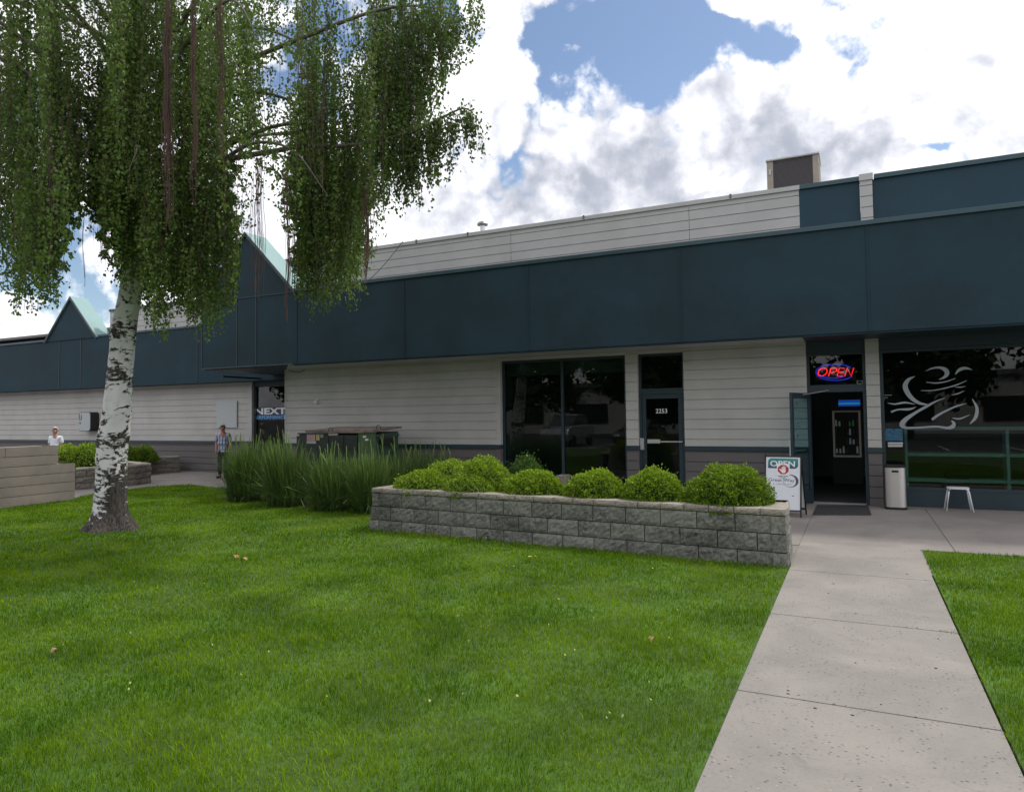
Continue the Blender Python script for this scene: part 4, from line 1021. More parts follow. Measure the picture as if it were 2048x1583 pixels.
# ================================================================== SHRUBS
def shrub(label, cx_, cy_, z0, rx, ry, h, n, m, size=.03, group=None, spiky=0.0, seed=1, cat='shrub', name='shrub', lo=.0, hi=1.0):
    global rng
    rs = np.random.default_rng(seed)
    th_ = thing(name, label, cat, (cx_, cy_, z0), group)
    d = rs.normal(size=(n, 3)); d /= np.linalg.norm(d, axis=1, keepdims=True); d[:, 2] = np.abs(d[:, 2]) * 1.0 - .12
    u1 = np.sin(d[:, 0] * 5.1 + seed) * np.cos(d[:, 1] * 4.3 - seed) + .6 * np.sin(d[:, 2] * 9 + d[:, 0] * 7.7 + seed * 2)
    u2 = np.sin(d[:, 0] * 17 + seed * 3) * np.sin(d[:, 1] * 19 + d[:, 2] * 13 + seed)
    u3 = np.sin(d[:, 0] * 9 + seed * 1.7) * np.cos(d[:, 1] * 8 - d[:, 2] * 6 + seed)
    r = 1 + .06 * u1 + .05 * u2 + .045 * u3
    dep = rs.random(n) ** 2.6 * .26
    r = r * (1 - dep) + rs.exponential(.02 + spiky, n) * (rs.random(n) < .3) + rs.exponential(.06, n) * (rs.random(n) < .02)
    P = np.stack([cx_ + d[:, 0] * rx * r, cy_ + d[:, 1] * ry * r, z0 + .02 + np.maximum(d[:, 2], -.06) * h * r + .04 * h], 1)
    D = d * .8 + np.array([0, 0, .35]) + rs.normal(size=(n, 3)) * .55
    Nn = d + rs.normal(size=(n, 3)) * .5 + np.array([0, 0, .4])
    L = size * rs.uniform(.7, 1.35, n); W_ = L * rs.uniform(.5, .7, n)
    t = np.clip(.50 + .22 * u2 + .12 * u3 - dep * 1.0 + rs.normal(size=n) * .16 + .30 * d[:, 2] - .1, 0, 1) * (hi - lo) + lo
    V, fn, idx, tt = leaves(P, D, Nn, L, W_, t)
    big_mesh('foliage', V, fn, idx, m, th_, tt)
    bm = bmesh.new(); bmesh.ops.create_icosphere(bm, subdivisions=3, radius=1.0)
    for v in bm.verts:
        k = .74 + .05 * math.sin(v.co.x * 9 + seed) * math.sin(v.co.y * 8 + v.co.z * 7)
        v.co = Vector((v.co.x * rx * k, v.co.y * ry * k, max(v.co.z, 0) * h * k))
    me = bpy.data.meshes.new('dark_core'); bm.to_mesh(me); bm.free(); me.materials.append(MT['core'])  # solid dark core, added inside the leaf shell to block gaps between leaves
    o = bpy.data.objects.new('dark_core', me); COL.objects.link(o); o.parent = th_
    return th_
def px_shrub(label, px, py_base, y, wpx, py_top, n, m, zb=.55, dfac=.8, **kw):
    """shrub whose middle stands at depth y; width and top taken from the photograph"""
    zc = np.linalg.norm(onY(px, py_base, y) - C0); c = onY(px, py_top, y)
    s = (C0 - c) @ (-M[:, 2]) * -1
    depth = abs((c - C0) @ M[:, 2]); rx = wpx / 2 * depth / F / 0.97
    return shrub(label, c[0], y, zb, rx, rx * dfac, (c[2] - zb) / 1.06, n, m, **kw)
G1 = 'rounded green shrubs along the block planter'
px_shrub('leftmost low bright shrub drooping over the planter cap', 850, 980, 9.65, 132, 938, 8000, MT['boxleaf'], group=G1, seed=1)
px_shrub('pale-tipped shrub behind the leftmost planter shrub', 898, 960, 10.15, 120, 914, 5000, MT['boxleaf'], group=G1, seed=2, zb=.5, lo=.15)
px_shrub('tallest yellow-green shrub in the left half of the planter', 962, 980, 9.85, 135, 908, 10000, MT['boxleaf'], group=G1, seed=3, lo=.12)
px_shrub('low dark-leaved shrub tucked at the front below the tallest yellow-green one', 940, 985, 9.48, 120, 948, 4500, MT['boxleaf'], group=G1, seed=13, hi=.8)
px_shrub('feathery dark green conifer-like shrub behind the planter before the window', 1052, 960, 10.9, 100, 905, 6000, MT['darkleaf'], seed=4, zb=.25, spiky=.05, size=.035)
px_shrub('rounded planter shrub directly below the dark feathery one', 1068, 985, 9.50, 122, 936, 9000, MT['boxleaf'], group=G1, seed=5)
px_shrub('rounded planter shrub below the wide window mullion', 1190, 990, 9.42, 128, 936, 9000, MT['boxleaf'], group=G1, seed=6)
px_shrub('rounded planter shrub in front of the numbered door', 1308, 995, 9.36, 132, 933, 9000, MT['boxleaf'], group=G1, seed=7, hi=.92)
px_shrub('largest and darkest round shrub at the sandwich board end of the planter', 1455, 1000, 9.32, 170, 924, 15000, MT['boxleaf'], group=G1, seed=8, hi=.72)
G2 = 'leafy shrubs in the curved left planter'
for i, (px, y, wpx, pt, lab, lo_, hi_) in enumerate(((132, 12.2, 70, 884, 'yellow-green leafy shrub just right of the stepped wall', .2, 1), (172, 12.4, 70, 882, 'leafy shrub left of the birch trunk', .05, .9),
                                          (208, 12.9, 60, 884, 'leafy shrub hidden partly by the birch trunk', 0, .8), (285, 15.6, 56, 890, 'darker leafy shrub right of the birch trunk', 0, .6), (250, 15.0, 50, 889, 'dark leafy shrub just behind the birch trunk', 0, .6))):
    px_shrub(lab, px, 925, y, wpx, pt, 2600, MT['boxleaf'], zb=.42, dfac=1.0, group=G2, seed=30 + i, lo=lo_, hi=hi_, size=.06)

# ================================================================== TALL GRASSES
def grass_clump(label, x, y, h, spread, n, seed, group):
    rs = np.random.default_rng(seed); S = 7
    a = rs.uniform(0, 2 * math.pi, n); r0 = np.sqrt(rs.random(n)) * .25 * spread
    bx, by = x + np.cos(a) * r0, y + np.sin(a) * r0
    dirn = a + rs.normal(size=n) * .7; lean = rs.gamma(2.0, .10, n) * spread + .03
    hh = h * rs.uniform(.62, 1.05, n); stalk = rs.random(n) < .06; hh[stalk] *= 1.13; lean[stalk] *= .6
    droop = rs.gamma(1.5, .12, n)
    low = rs.random(n) < .30; hh[low] *= rs.uniform(.35, .7, low.sum()); lean[low] *= 2.1; droop[low] *= 2.6
    n_tuft = 26; ta = rs.uniform(0, 6.28, n_tuft); ti = rs.integers(0, n_tuft, n); bx += np.cos(ta[ti]) * .10; by += np.sin(ta[ti]) * .10; dirn = ta[ti] + rs.normal(size=n) * .5; hh *= (.84 + .26 * rs.random(n_tuft))[ti]
    wd = rs.uniform(.006, .011, n)
    face = dirn + math.pi / 2 + rs.normal(size=n) * .5
    V = np.zeros((n, 2 * S, 3)); t = np.linspace(0, 1, S)
    for k, s in enumerate(t):
        out_ = lean * (s ** 1.8); cz = hh * (s - droop * s ** 3 * .6)
        px_, py_ = bx + np.cos(dirn) * out_, by + np.sin(dirn) * out_
        w_ = wd * (1 - s ** 3 * .9) * .5; w_ = np.where(stalk, np.where(s > .8, .008, .0025), w_)
        V[:, 2 * k] = np.stack([px_ - np.cos(face) * w_, py_ - np.sin(face) * w_, cz], 1)
        V[:, 2 * k + 1] = np.stack([px_ + np.cos(face) * w_, py_ + np.sin(face) * w_, cz], 1)
    b0 = (np.arange(n) * 2 * S)[:, None]
    q = np.concatenate([np.stack([b0[:, 0] + 2 * k, b0[:, 0] + 2 * k + 1, b0[:, 0] + 2 * k + 3, b0[:, 0] + 2 * k + 2], 1) for k in range(S - 1)], 1)
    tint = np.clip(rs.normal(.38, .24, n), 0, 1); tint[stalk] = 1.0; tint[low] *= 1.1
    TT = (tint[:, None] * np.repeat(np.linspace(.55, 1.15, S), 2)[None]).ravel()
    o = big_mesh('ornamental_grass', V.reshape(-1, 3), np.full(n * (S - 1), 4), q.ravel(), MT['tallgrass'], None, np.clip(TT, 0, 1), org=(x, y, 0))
    tag(o, label, 'ornamental grass', group); return o
G3 = 'clumps of tall ornamental grass along the lawn'
for i, (px, pb, h_, sp, n_, lab) in enumerate((
        (476, 1003, 1.30, 1.0, 2700, 'leftmost tall grass clump beside the standing man'),
        (560, 1014, 1.34, 1.0, 2800, 'tallest grass clump below the lettered window'),
        (652, 1022, 1.14, 1.0, 2600, 'tall grass clump in front of the green utility cabinet stickers'),
        (728, 1026, 1.12, .9, 2300, 'tall grass clump touching the left end of the block planter'),
        (520, 985, 1.22, .9, 1400, 'grass clump standing behind the two leftmost clumps'),
        (612, 990, 1.08, .9, 1200, 'grass clump half hidden between cabinet and front clumps'))):
    q = onZ(px, pb); grass_clump(lab, q[0], q[1] + .18, h_, sp, n_, 60 + i, G3)
for i, (px, y, h_, lab) in enumerate(((790, 11.9, 1.22, 'loose grass clump in front of the dumpster'), (838, 12.4, 1.18, 'thin grass clump right of the dumpster'), (885, 12.7, 1.05, 'rightmost sparse grass clump before the grey wainscot'), (705, 11.5, 1.1, 'short grass clump against the cabinet side'))):
    q = onY(px, 900, y); grass_clump(lab, q[0], y, h_, 1.25, 1000, 80 + i, G3)
b = MB(); b.prism([(-12.9, 11.2, -.01), (-7.2, 10.6, -.01), (-7.2, 12.9, -.01), (-9, 13.4, -.01), (-13.2, 13.2, -.01)], (0, 0, .016)); tag(b.build('bed_soil', MT['bark_soil']), kind='structure')

# ================================================================== CABINET AND DUMPSTER
UC = thing('utility_cabinet', 'dark green electrical cabinet with stickers and rusty top behind the grass', 'utility cabinet', (-10.9, 13.1, 0))
UY, UY2 = 12.8, 13.36
xa, xb, xc = -11.80, -10.83, -9.96; ZT = 1.44
b = MB(); b.box(xa + .1, xb, UY, UY2, 0.0, 1.40); b.box(xa, xa + .1, UY + .02, UY2, 0, 1.36); b.box(xb + .001, xc - .012, UY + .015, UY2, 0, 1.38); b.build('cabinet_body', MT['cabinet'], UC, bevel=.006)
b = MB(); b.box(xb + .03, xb + .44, UY - .004, UY + .014, .12, 1.36); b.build('cabinet_door', MT['cabinet'], UC, bevel=.004)
b = MB(); b.box(xb + .46, xc - .05, UY - .004, UY + .014, .12, 1.36); b.build('cabinet_door', MT['cabinet'], UC, bevel=.004)
b = MB(); b.box(xc - .011, xc + .012, UY - .005, UY2 + .04, 0, 1.425); b.build('side_panel', MT['green'], UC)
b = MB(); b.box(xa + .06, xb - .02, UY - .02, UY2 + .05, 1.402, 1.432); b.build('lid', MT['cabinet'], UC, bevel=.004)
b = MB(); b.box(xb - .018, xc + .04, UY - .03, UY2 + .06, 1.426, 1.456); b.build('lid', MT['rust'], UC, bevel=.004)
def ring(x, y, z, r, par):
    b = MB(); b.tube([(x + r * math.cos(t), y, z + r * math.sin(t)) for t in np.linspace(-.5, math.pi + .5, 14)], .010, 6); b.build('lifting_ring', MT['dark'], par)
q = onY(661, 855, 13.0); ring(q[0], 13.0, 1.49, .055, UC)
def stick(x0p, y0p, x1p, y1p, m, nm='sticker', lines=None):
    a_, c_ = onY(x0p, y1p, UY - .006), onY(x1p, y0p, UY - .006)
    b = MB(); b.box(a_[0], c_[0], UY - .009, UY - .0052, a_[2], c_[2]); o = b.build(nm, m, UC)
    if lines:
        b = MB()
        for k in range(lines):
            z = c_[2] - (c_[2] - a_[2]) * (k + .7) / (lines + .6); b.box(a_[0] + .02, c_[0] - .02 - .02 * (k % 2), UY - .0105, UY - .0092, z - .006, z + .006)
        b.build('print', mat('red_print', (.35, .06, .07), .6), o)
stick(614, 868, 630, 880, mat('sticker_pink', (.42, .33, .38), .5), lines=4)
stick(613.5, 881, 632, 886.5, mat('sticker_grey', (.35, .35, .33), .5))
stick(632, 868, 639, 880, mat('sticker_yellow', (.38, .34, .14), .5), lines=2)
stick(640, 868, 647, 874.5, mat('sticker_olive', (.22, .22, .15), .5))
stick(657, 866, 676, 870.5, mat('sticker_white', (.38, .36, .35), .5))
b = MB()
for z_, y_ in ((1.34, UY + .12), (1.27, UY + .2)): b.box(xc + .0125, xc + .0145, y_, y_ + .12, z_ - .02, z_ + .02)
b.build('sticker', MT['white'], UC)
DU = thing('dumpster', 'green metal dumpster with overhanging lid behind the tall grass', 'dumpster', (-10.3, 14.1, 0))
dx0, dx1, dy0, dy1 = -12.1, -10.22, 13.62, 14.70
b = MB(); b.prism([(dx0, dy0 + .05, .12), (dx0, dy1, .12), (dx0, dy1, 1.42), (dx0, dy0 - .0, 1.36), (dx0, dy0, .5)], (dx1 - dx0, 0, 0)); b.build('bin_body', MT['dgreen'], DU, bevel=.01)
b = MB()
for z in (.35, .75, 1.30): b.box(dx0 - .01, dx1 + .03, dy0 - .03, dy0 + .0, z, z + .06); b.box(dx1 + .001, dx1 + .03, dy0, dy1, z, z + .06)
b.build('reinforcing_rib', MT['dgreen'], DU, bevel=.005)
b = MB(); b.box(dx1 + .03, dx1 + .13, dy0 + .25, dy0 + .75, 1.12, 1.26); b.build('fork_pocket', MT['black'], DU)
b = MB(); b.box(dx1 - .32, dx1 - .22, dy0 - .06, dy0 - .03, 1.02, 1.28); b.box(dx1 - .32, dx1 - .14, dy0 - .06, dy0 - .03, 1.24, 1.30); b.build('latch', MT['black'], DU)
b = MB(); b.prism([(dx0 - .05, dy0 - .12, 1.43), (dx0 - .05, dy1 + .05, 1.50), (dx0 - .05, dy1 + .05, 1.54), (dx0 - .05, dy0 - .12, 1.48)], (dx1 - dx0 + .12, 0, 0)); b.build('lid', MT['rust'], DU, bevel=.006)
q = onY(757, 850, 13.7); ring(q[0], 13.7, 1.53, .06, DU)
b = MB()
for x in (dx0 + .1, dx1 - .2): b.box(x, x + .12, dy0 + .1, dy1 - .1, 0.0, .12)
b.build('skid', MT['black'], DU)

# ================================================================== THE BIRCH
TY = 7.55
tp = [onY(x, y, TY) for x, y in ((222, 1062), (222, 1030), (222, 980), (225, 900), (233, 820), (240, 745), (248, 665), (259, 600), (265, 550), (264, 480), (259, 400), (262, 300), (268, 200), (274, 93), (286, -60), (300, -220))]
dep = abs((tp[3] - C0) @ M[:, 2])
tr = [w_ * dep / F / 2 for w_ in (90, 66, 58, 56, 52, 46, 45, 42, 40, 36, 32, 28, 24, 20, 14, 6)]
base_c = tp[0].copy(); base_c[2] = 0
BT = thing('birch_tree', 'tall weeping birch with white peeling trunk and long hanging leafy twigs on the lawn', 'tree', base_c)
zs_ = np.array([p[2] for p in tp]); zs_[0] = -.05
path = smooth_path([np.array([p[0], p[1], max(p[2], -.05), r_]) for p, r_ in zip(tp, tr)], 12)
b = MB(); NS = 40; rings = []
for k, p in enumerate(path):
    ring_ = []
    z = p[2]
    for j in range(NS):
        t = 2 * math.pi * j / NS
        fl = max(0, 1 - z / .45) ** 1.6 * (.18 + .20 * math.sin(5 * t + 1.0) + .08 * math.sin(9 * t))
        lump = .028 * math.sin(3 * t + z * 2.3) + .022 * math.sin(7 * t - z * 6) + .014 * math.sin(13 * t + z * 17)
        bur = .10 * math.exp(-((z - 3.18) / .16) ** 2) * max(0, math.cos(t - 3.6)) + .06 * math.exp(-((z - 1.5) / .14) ** 2)
        r_ = p[3] * (1 + fl + lump + bur); ring_.append((p[0] + r_ * math.cos(t), p[1] + r_ * math.sin(t), z))
    rings.append(ring_)
loft(b, rings); b.build('trunk', MT['birch'], BT, smooth=True)
def trunk_at(z):
    zz = [p[2] for p in path]; i = int(np.searchsorted(zz, z)); i = min(max(i, 1), len(path) - 1)
    a, c = path[i - 1], path[i]; t = (z - a[2]) / max(c[2] - a[2], 1e-6); return a + (c - a) * min(max(t, 0), 1)
# limbs: azimuth, start height, reach, rise; they arch up and over
LB = []
ra = random.Random(11)
nl_ = 38
for i in range(nl_):
    z = 3.9 + 6.0 * (i / nl_) ** 1.05 + ra.uniform(-.15, .15); az = i * 2.399 + ra.uniform(-.3, .3)
    toward = -(math.cos(az) * M[0, 2] * -1 + math.sin(az) * M[1, 2] * -1)   # 1 = straight at the viewer
    reach = ra.uniform(3.2, 5.6) * (1 - .5 * max(0, toward)) * (1 - .42 * max(0, (z - 6.5)) / 4.0); rise = ra.uniform(1.0, 2.2) * (1.15 if z < 6 else .8)
    LB.append((az, z, reach, rise))
PXP = np.array([-400, 0, 93, 125, 142, 160, 185, 196, 240, 285, 296, 325, 345, 375, 395, 440, 468, 482, 500, 530, 560, 578, 592, 640, 700, 722, 742, 760, 790, 830, 865, 895, 915, 940, 972, 990, 1000, 1030, 1100])
PYP = np.array([640, 655, 640, 612, 560, 480, 450, 560, 590, 600, 690, 705, 640, 650, 690, 680, 650, 520, 465, 430, 440, 470, 640, 640, 628, 605, 560, 480, 440, 430, 395, 400, 330, 310, 290, 150, 130, 110, 90])
limbs = []; lm = MB()
right = M[:, 0].copy(); right[2] = 0; right /= np.linalg.norm(right)
def add_limb(pts, r0):
    P = smooth_path(pts, 7); k = len(P)
    gx_, gy__ = projv(np.array(P)); cut = next((i for i in range(7, k) if gx_[i] > 0 and gy__[i] > np.interp(gx_[i], PXP, PYP) - 30), k); P = P[:cut]; k = len(P)
    rad = [max(.006, r0 * (1 - i / (k - 1)) ** .8) for i in range(k)]
    lm.tube(P, rad, 7); limbs.append(np.array(P))
for az, z, reach, rise in LB:
    s = trunk_at(z)[:3]; d = np.array([math.cos(az), math.sin(az), 0]); sd_ = np.array([-d[1], d[0], 0])
    w1, w2 = ra.uniform(-.3, .3), ra.uniform(-.5, .5)
    add_limb([s, s + d * reach * .28 + sd_ * w1 * .4 + [0, 0, rise * .62], s + d * reach * .58 + sd_ * w1 + [0, 0, rise], s + d * reach * .85 + sd_ * w2 + [0, 0, rise * .86], s + d * reach + sd_ * w2 + [0, 0, rise * .45]], .05)
# three limbs seen plainly at the right of the crown
def at_d(px, py, dd):
    """point at axial depth dd"""
    r_ = ray(px, py); return C0 + r_ * (dd / F)
add_limb([trunk_at(5.2)[:3], at_d(420, 330, 11.0), at_d(600, 290, 10.8), at_d(640, 238, 10.7), at_d(705, 207, 10.6), at_d(760, 200, 10.5)], .055)
add_limb([at_d(600, 292, 10.8), at_d(640, 312, 10.7), at_d(680, 338, 10.7), at_d(705, 352, 10.7)], .03)
add_limb([at_d(600, 290, 10.8), at_d(690, 292, 10.4), at_d(790, 274, 10.2), at_d(850, 252, 10.1), at_d(890, 232, 10.0), at_d(928, 217, 10.0), at_d(950, 232, 10.0), at_d(966, 262, 10.0)], .032)
rb = limbs[-1]
add_limb([trunk_at(6.6)[:3], at_d(430, 150, 11.2), at_d(620, 70, 11.0), at_d(760, 20, 10.8), at_d(860, 15, 10.8), at_d(945, 50, 10.8)], .05)
rt = limbs[-1]
lm.build('limbs', MT['limb'], BT, smooth=True)
# lower edge of the hanging foliage, as seen across the crown
UPX = np.array([800, 850, 878, 890, 905, 930, 955, 980, 1010]); UPY = np.array([240, 225, 205, 190, 150, 122, 105, 60, 20])
heads = []
def gap_ok(px, py, rs):
    # thin spots where the sky shows through
    for gx, gy_, gr, k in ((575, 150, 34, .15), (135, 245, 40, .5), (335, 285, 22, .3), (470, 330, 36, .55), (520, 380, 60, .35), (150, 520, 60, .1), (330, 470, 20, .5), (415, 480, 16, .5)):
        if (px - gx) ** 2 + (py - gy_) ** 2 < gr * gr and rs.random() > k: return False
    return True
rs = np.random.default_rng(5)
SP, SL, SK = [], [], []      # strand top, length, layer
for li, P in enumerate(limbs):
    k = len(P)
    special = (P is rb)
    nh = 10 if not special else 70
    for _ in range(nh):
        u = rs.uniform(.22, 1.0) if not special else rs.uniform(.45, 1.0)
        if special:
            pxs = projv(P)[0]; u = np.interp(rs.uniform(790, 971), pxs[10:], np.arange(10, k)) / (k - 1)
        p = P[min(k - 1, int(u * (k - 1)))] + (rs.normal(size=3) * [.22, .22, .10] if not special else rs.normal(size=3) * .03)
        px_, py_ = projv(p)
        if special and px_ < 800: continue
        if px_ > 1060: continue
        bot = np.interp(px_, PXP, PYP)
        if not special and px_ > 868:
            bot = np.interp(px_, UPX, UPY)
        elif not special and px_ > 800: bot = min(bot, np.interp(px_, [800, 868], [400, 250]))
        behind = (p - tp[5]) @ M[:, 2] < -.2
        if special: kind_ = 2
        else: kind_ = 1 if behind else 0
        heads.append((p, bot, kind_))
# a curtain close in front of and beside the trunk, bright in the photograph
for _ in range(60):
    px_ = rs.uniform(196, 300); zt = rs.uniform(3.9, 8.0); p = onY(px_, 400, TY - rs.uniform(.35, .9)); s_ = trunk_at(zt); p = np.array([p[0], p[1], zt])
    heads.append((p, rs.uniform(500, 575) if px_ < 285 else 600, 0))
# leafy columns with slits of sky between them
pc = -60.0
while pc < 775:
    pc += rs.uniform(20, 44)
    if 150 < pc < 190 or 492 < pc < 560 and rs.random() < .6: continue
    lenf = rs.uniform(.82, 1.0); d_c = rs.uniform(9.6, 12.0)
    for _ in range(rs.integers(5, 10)):
        px_ = pc + rs.normal() * 6; dd = d_c + rs.normal() * .35; yt = rs.uniform(-60, 330); p = at_d(px_, yt, dd)
        heads.append((p, yt + (np.interp(px_, PXP, PYP) - yt) * lenf, 0 if d_c < 10.8 else 1))
for _ in range(110):
    px_ = rs.uniform(735, 872); lim = np.interp(px_, [735, 800, 872], [300, 230, 150]); p = at_d(px_, rs.uniform(-30, lim), rs.uniform(10, 11.8)); heads.append((p, min(np.interp(px_, PXP, PYP), np.interp(px_, [735, 800, 872], [470, 400, 235])), 1))
for _ in range(40):
    px_ = rs.uniform(865, 950); p = at_d(px_, rs.uniform(-30, 60), rs.uniform(10.2, 11.2)); heads.append((p, np.interp(px_, UPX, UPY), 1))
# long skirts that reach the lowest edge, and bright sprays in front of the trunk
for px0, px1, n_, d0, d1 in ((40, 142, 60, 9.6, 12), (298, 470, 95, 10, 12.4), (592, 728, 60, 10.2, 12.4)):
    for _ in range(n_):
        px_ = rs.uniform(px0, px1); b_ = np.interp(px_, PXP, PYP) * rs.uniform(.96, 1.0); dd = rs.uniform(d0, d1); heads.append((at_d(px_, b_ - rs.uniform(130, 330), dd), b_, 0))
for _ in range(60):
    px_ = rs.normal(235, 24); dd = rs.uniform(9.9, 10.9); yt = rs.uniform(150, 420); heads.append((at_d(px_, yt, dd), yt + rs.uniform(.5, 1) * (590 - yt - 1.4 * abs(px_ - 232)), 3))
for px0, px1, n_, d0, d1 in ((96, 150, 26, 9.5, 12.5), (296, 475, 40, 9.8, 12.5), (590, 735, 45, 10, 12.8), (100, 300, 30, 12, 13)):
    for _ in range(n_):
        px_ = rs.uniform(px0, px1); dd = rs.uniform(d0, d1); p = at_d(px_, rs.uniform(60, 330), dd); heads.append((p, np.interp(px_, PXP, PYP), 1))
LP_, LD_, LT_ = [], [], []; tw_pts = []
for hi_, (p, bot, kd) in enumerate(heads):
    px_, py_ = projv(p); dd = abs((p - C0) @ M[:, 2])
    zbot = EYE - (bot - (840 - .0125 * (px_ - 440))) * dd / F
    full = p[2] - zbot
    if full < .15: continue
    ntw = (rs.integers(2, 5) if kd == 1 else rs.integers(3, 6)) if kd != 2 else 3
    fall = full * (1 if rs.random() < .5 else rs.uniform(.45, .95))
    fall = min(fall, rs.uniform(2.2, 3.6)) if fall > 3.0 and rs.random() < .55 else min(fall, 5.0)
    tone = rs.normal(0, .17)
    for t_i in range(ntw):
        o2 = rs.normal(size=3) * [.055, .055, .06]; ln_ = fall * rs.uniform(.45, 1.0)
        n = int(ln_ * 36)
        if n < 3: continue
        s = np.sort(rs.random(n)); ph, am = rs.uniform(0, 6.28, 2), rs.uniform(.01, .05)
        X = p[0] + o2[0] + am * np.sin(s * 5 + ph[0]) + o2[0] * s * .8; Y_ = p[1] + o2[1] + am * np.cos(s * 4 + ph[1]) + o2[1] * s * .8; Z_ = p[2] + o2[2] - s * ln_
        Q = np.stack([X, Y_, Z_], 1) + rs.normal(size=(n, 3)) * .028
        gx, gy_ = projv(Q); keep = np.ones(n, bool)
        for (ax_, ay_, ar, kk) in ((575, 148, 30, .12), (138, 250, 34, .5), (336, 288, 18, .25), (468, 300, 22, .5), (520, 385, 44, .25), (172, 520, 40, .0), (330, 470, 12, .4), (745, 440, 14, .2), (583, 470, 12, .2), (490, 360, 26, .3), (450, 560, 12, .3)):
            ins = ((gx - ax_) ** 2 + (gy_ - ay_) ** 2 * (.25 if ay_ > 350 else 1) < (ar * (1 + .35 * np.sin(gx * .21 + gy_ * .13 + ax_) + .35 * np.sin(gy_ * .19 - gx * .11))) ** 2) & (rs.random(n) > kk); keep &= ~ins
        if kd != 2:
            keep &= ~((gy_ > np.interp(gx, PXP, PYP) + 6))
            keep &= ~((gx > 868) & (gy_ > np.interp(gx, UPX, UPY) + 8))
        keep &= gx < 1040
        Q = Q[keep]
        if len(Q) == 0: continue
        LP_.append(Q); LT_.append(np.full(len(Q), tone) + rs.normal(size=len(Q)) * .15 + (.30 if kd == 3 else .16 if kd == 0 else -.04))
        if t_i % 2 == 0 and keep.mean() > .8: tw_pts.append(np.stack([[X[0], Y_[0], Z_[0]], [X[n // 2], Y_[n // 2], Z_[n // 2]], [X[-1], Y_[-1], Z_[-1]]]))
LPA = np.concatenate(LP_); n = len(LPA)
print('birch leaves', n, 'heads', len(heads))
D = rs.normal(size=(n, 3)) * .6 + [0, 0, -1.0]; Nn = rs.normal(size=(n, 3)); Nn[:, 2] *= .5
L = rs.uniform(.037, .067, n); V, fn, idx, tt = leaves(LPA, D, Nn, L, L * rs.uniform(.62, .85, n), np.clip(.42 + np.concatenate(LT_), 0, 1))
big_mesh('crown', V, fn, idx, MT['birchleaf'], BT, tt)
# twigs: three-sided threads
def threads(lines, r, m, name, parent):
    V_, I_ = [], []; c0_ = 0
    for P in lines:
        P = np.array(P); k = len(P)
        for j in range(3):
            o_ = np.array([math.cos(2.09 * j), math.sin(2.09 * j), 0]) * r; V_.append(P + o_)
        for j in range(3):
            a_, b_ = c0_ + j * k, c0_ + ((j + 1) % 3) * k
            for i in range(k - 1): I_.append((a_ + i, b_ + i, b_ + i + 1, a_ + i + 1))
        c0_ += 3 * k
    I_ = np.array(I_); return big_mesh(name, np.concatenate(V_), np.full(len(I_), 4), I_.ravel(), m, parent)
threads(tw_pts, .0028, MT['twig'], 'hanging_twigs', BT)
# bundles of bare reddish twigs
bt = []
for px0, wpx, y0, y1, cnt, dd in ((337, 13, 40, 330, 26, 9.6), (334, 17, 240, 455, 24, 9.6), (388, 8, 30, 345, 15, 9.7), (385, 9, 330, 440, 5, 9.7), (440, 10, 30, 245, 15, 9.8), (442, 7, 240, 320, 5, 9.8),
                                  (508, 30, 350, 575, 10, 10.4), (520, 14, 350, 600, 9, 10.4), (574, 6, 380, 640, 14, 10.2), (732, 13, 400, 572, 20, 10.6), (585, 14, 470, 590, 10, 11.5), (168, 4, 430, 600, 2, 10.5),
                                  (600, 20, 60, 200, 6, 9.9), (97, 10, 260, 420, 10, 10.0), (640, 30, 180, 380, 4, 10)):
    bp = rs.uniform(0, 6.28, 3)
    for _ in range(cnt):
        px_ = px0 + rs.normal() * wpx * .42; ya, yb_ = y0 - rs.uniform(0, 60), y1 - rs.exponential(45); d2_ = dd - .7 + rs.normal() * .05
        if yb_ < ya + 20: continue
        P = []; ph = rs.uniform(0, 6.28); am = rs.uniform(.5, 2.2)
        for q_ in np.arange(ya, yb_ + 18, 22):
            t_ = (q_ - ya) / (yb_ - ya); P.append(at_d(px0 + (px_ - px0) * (1 - .35 * t_) + 2.6 * math.sin(q_ * .017 + bp[0]) + 1.3 * math.sin(q_ * .041 + bp[1]) + am * math.sin(ph + q_ * .05), q_, d2_))
        bt.append(P)
threads(bt, .0034, MT['twig'], 'bare_twigs', BT)

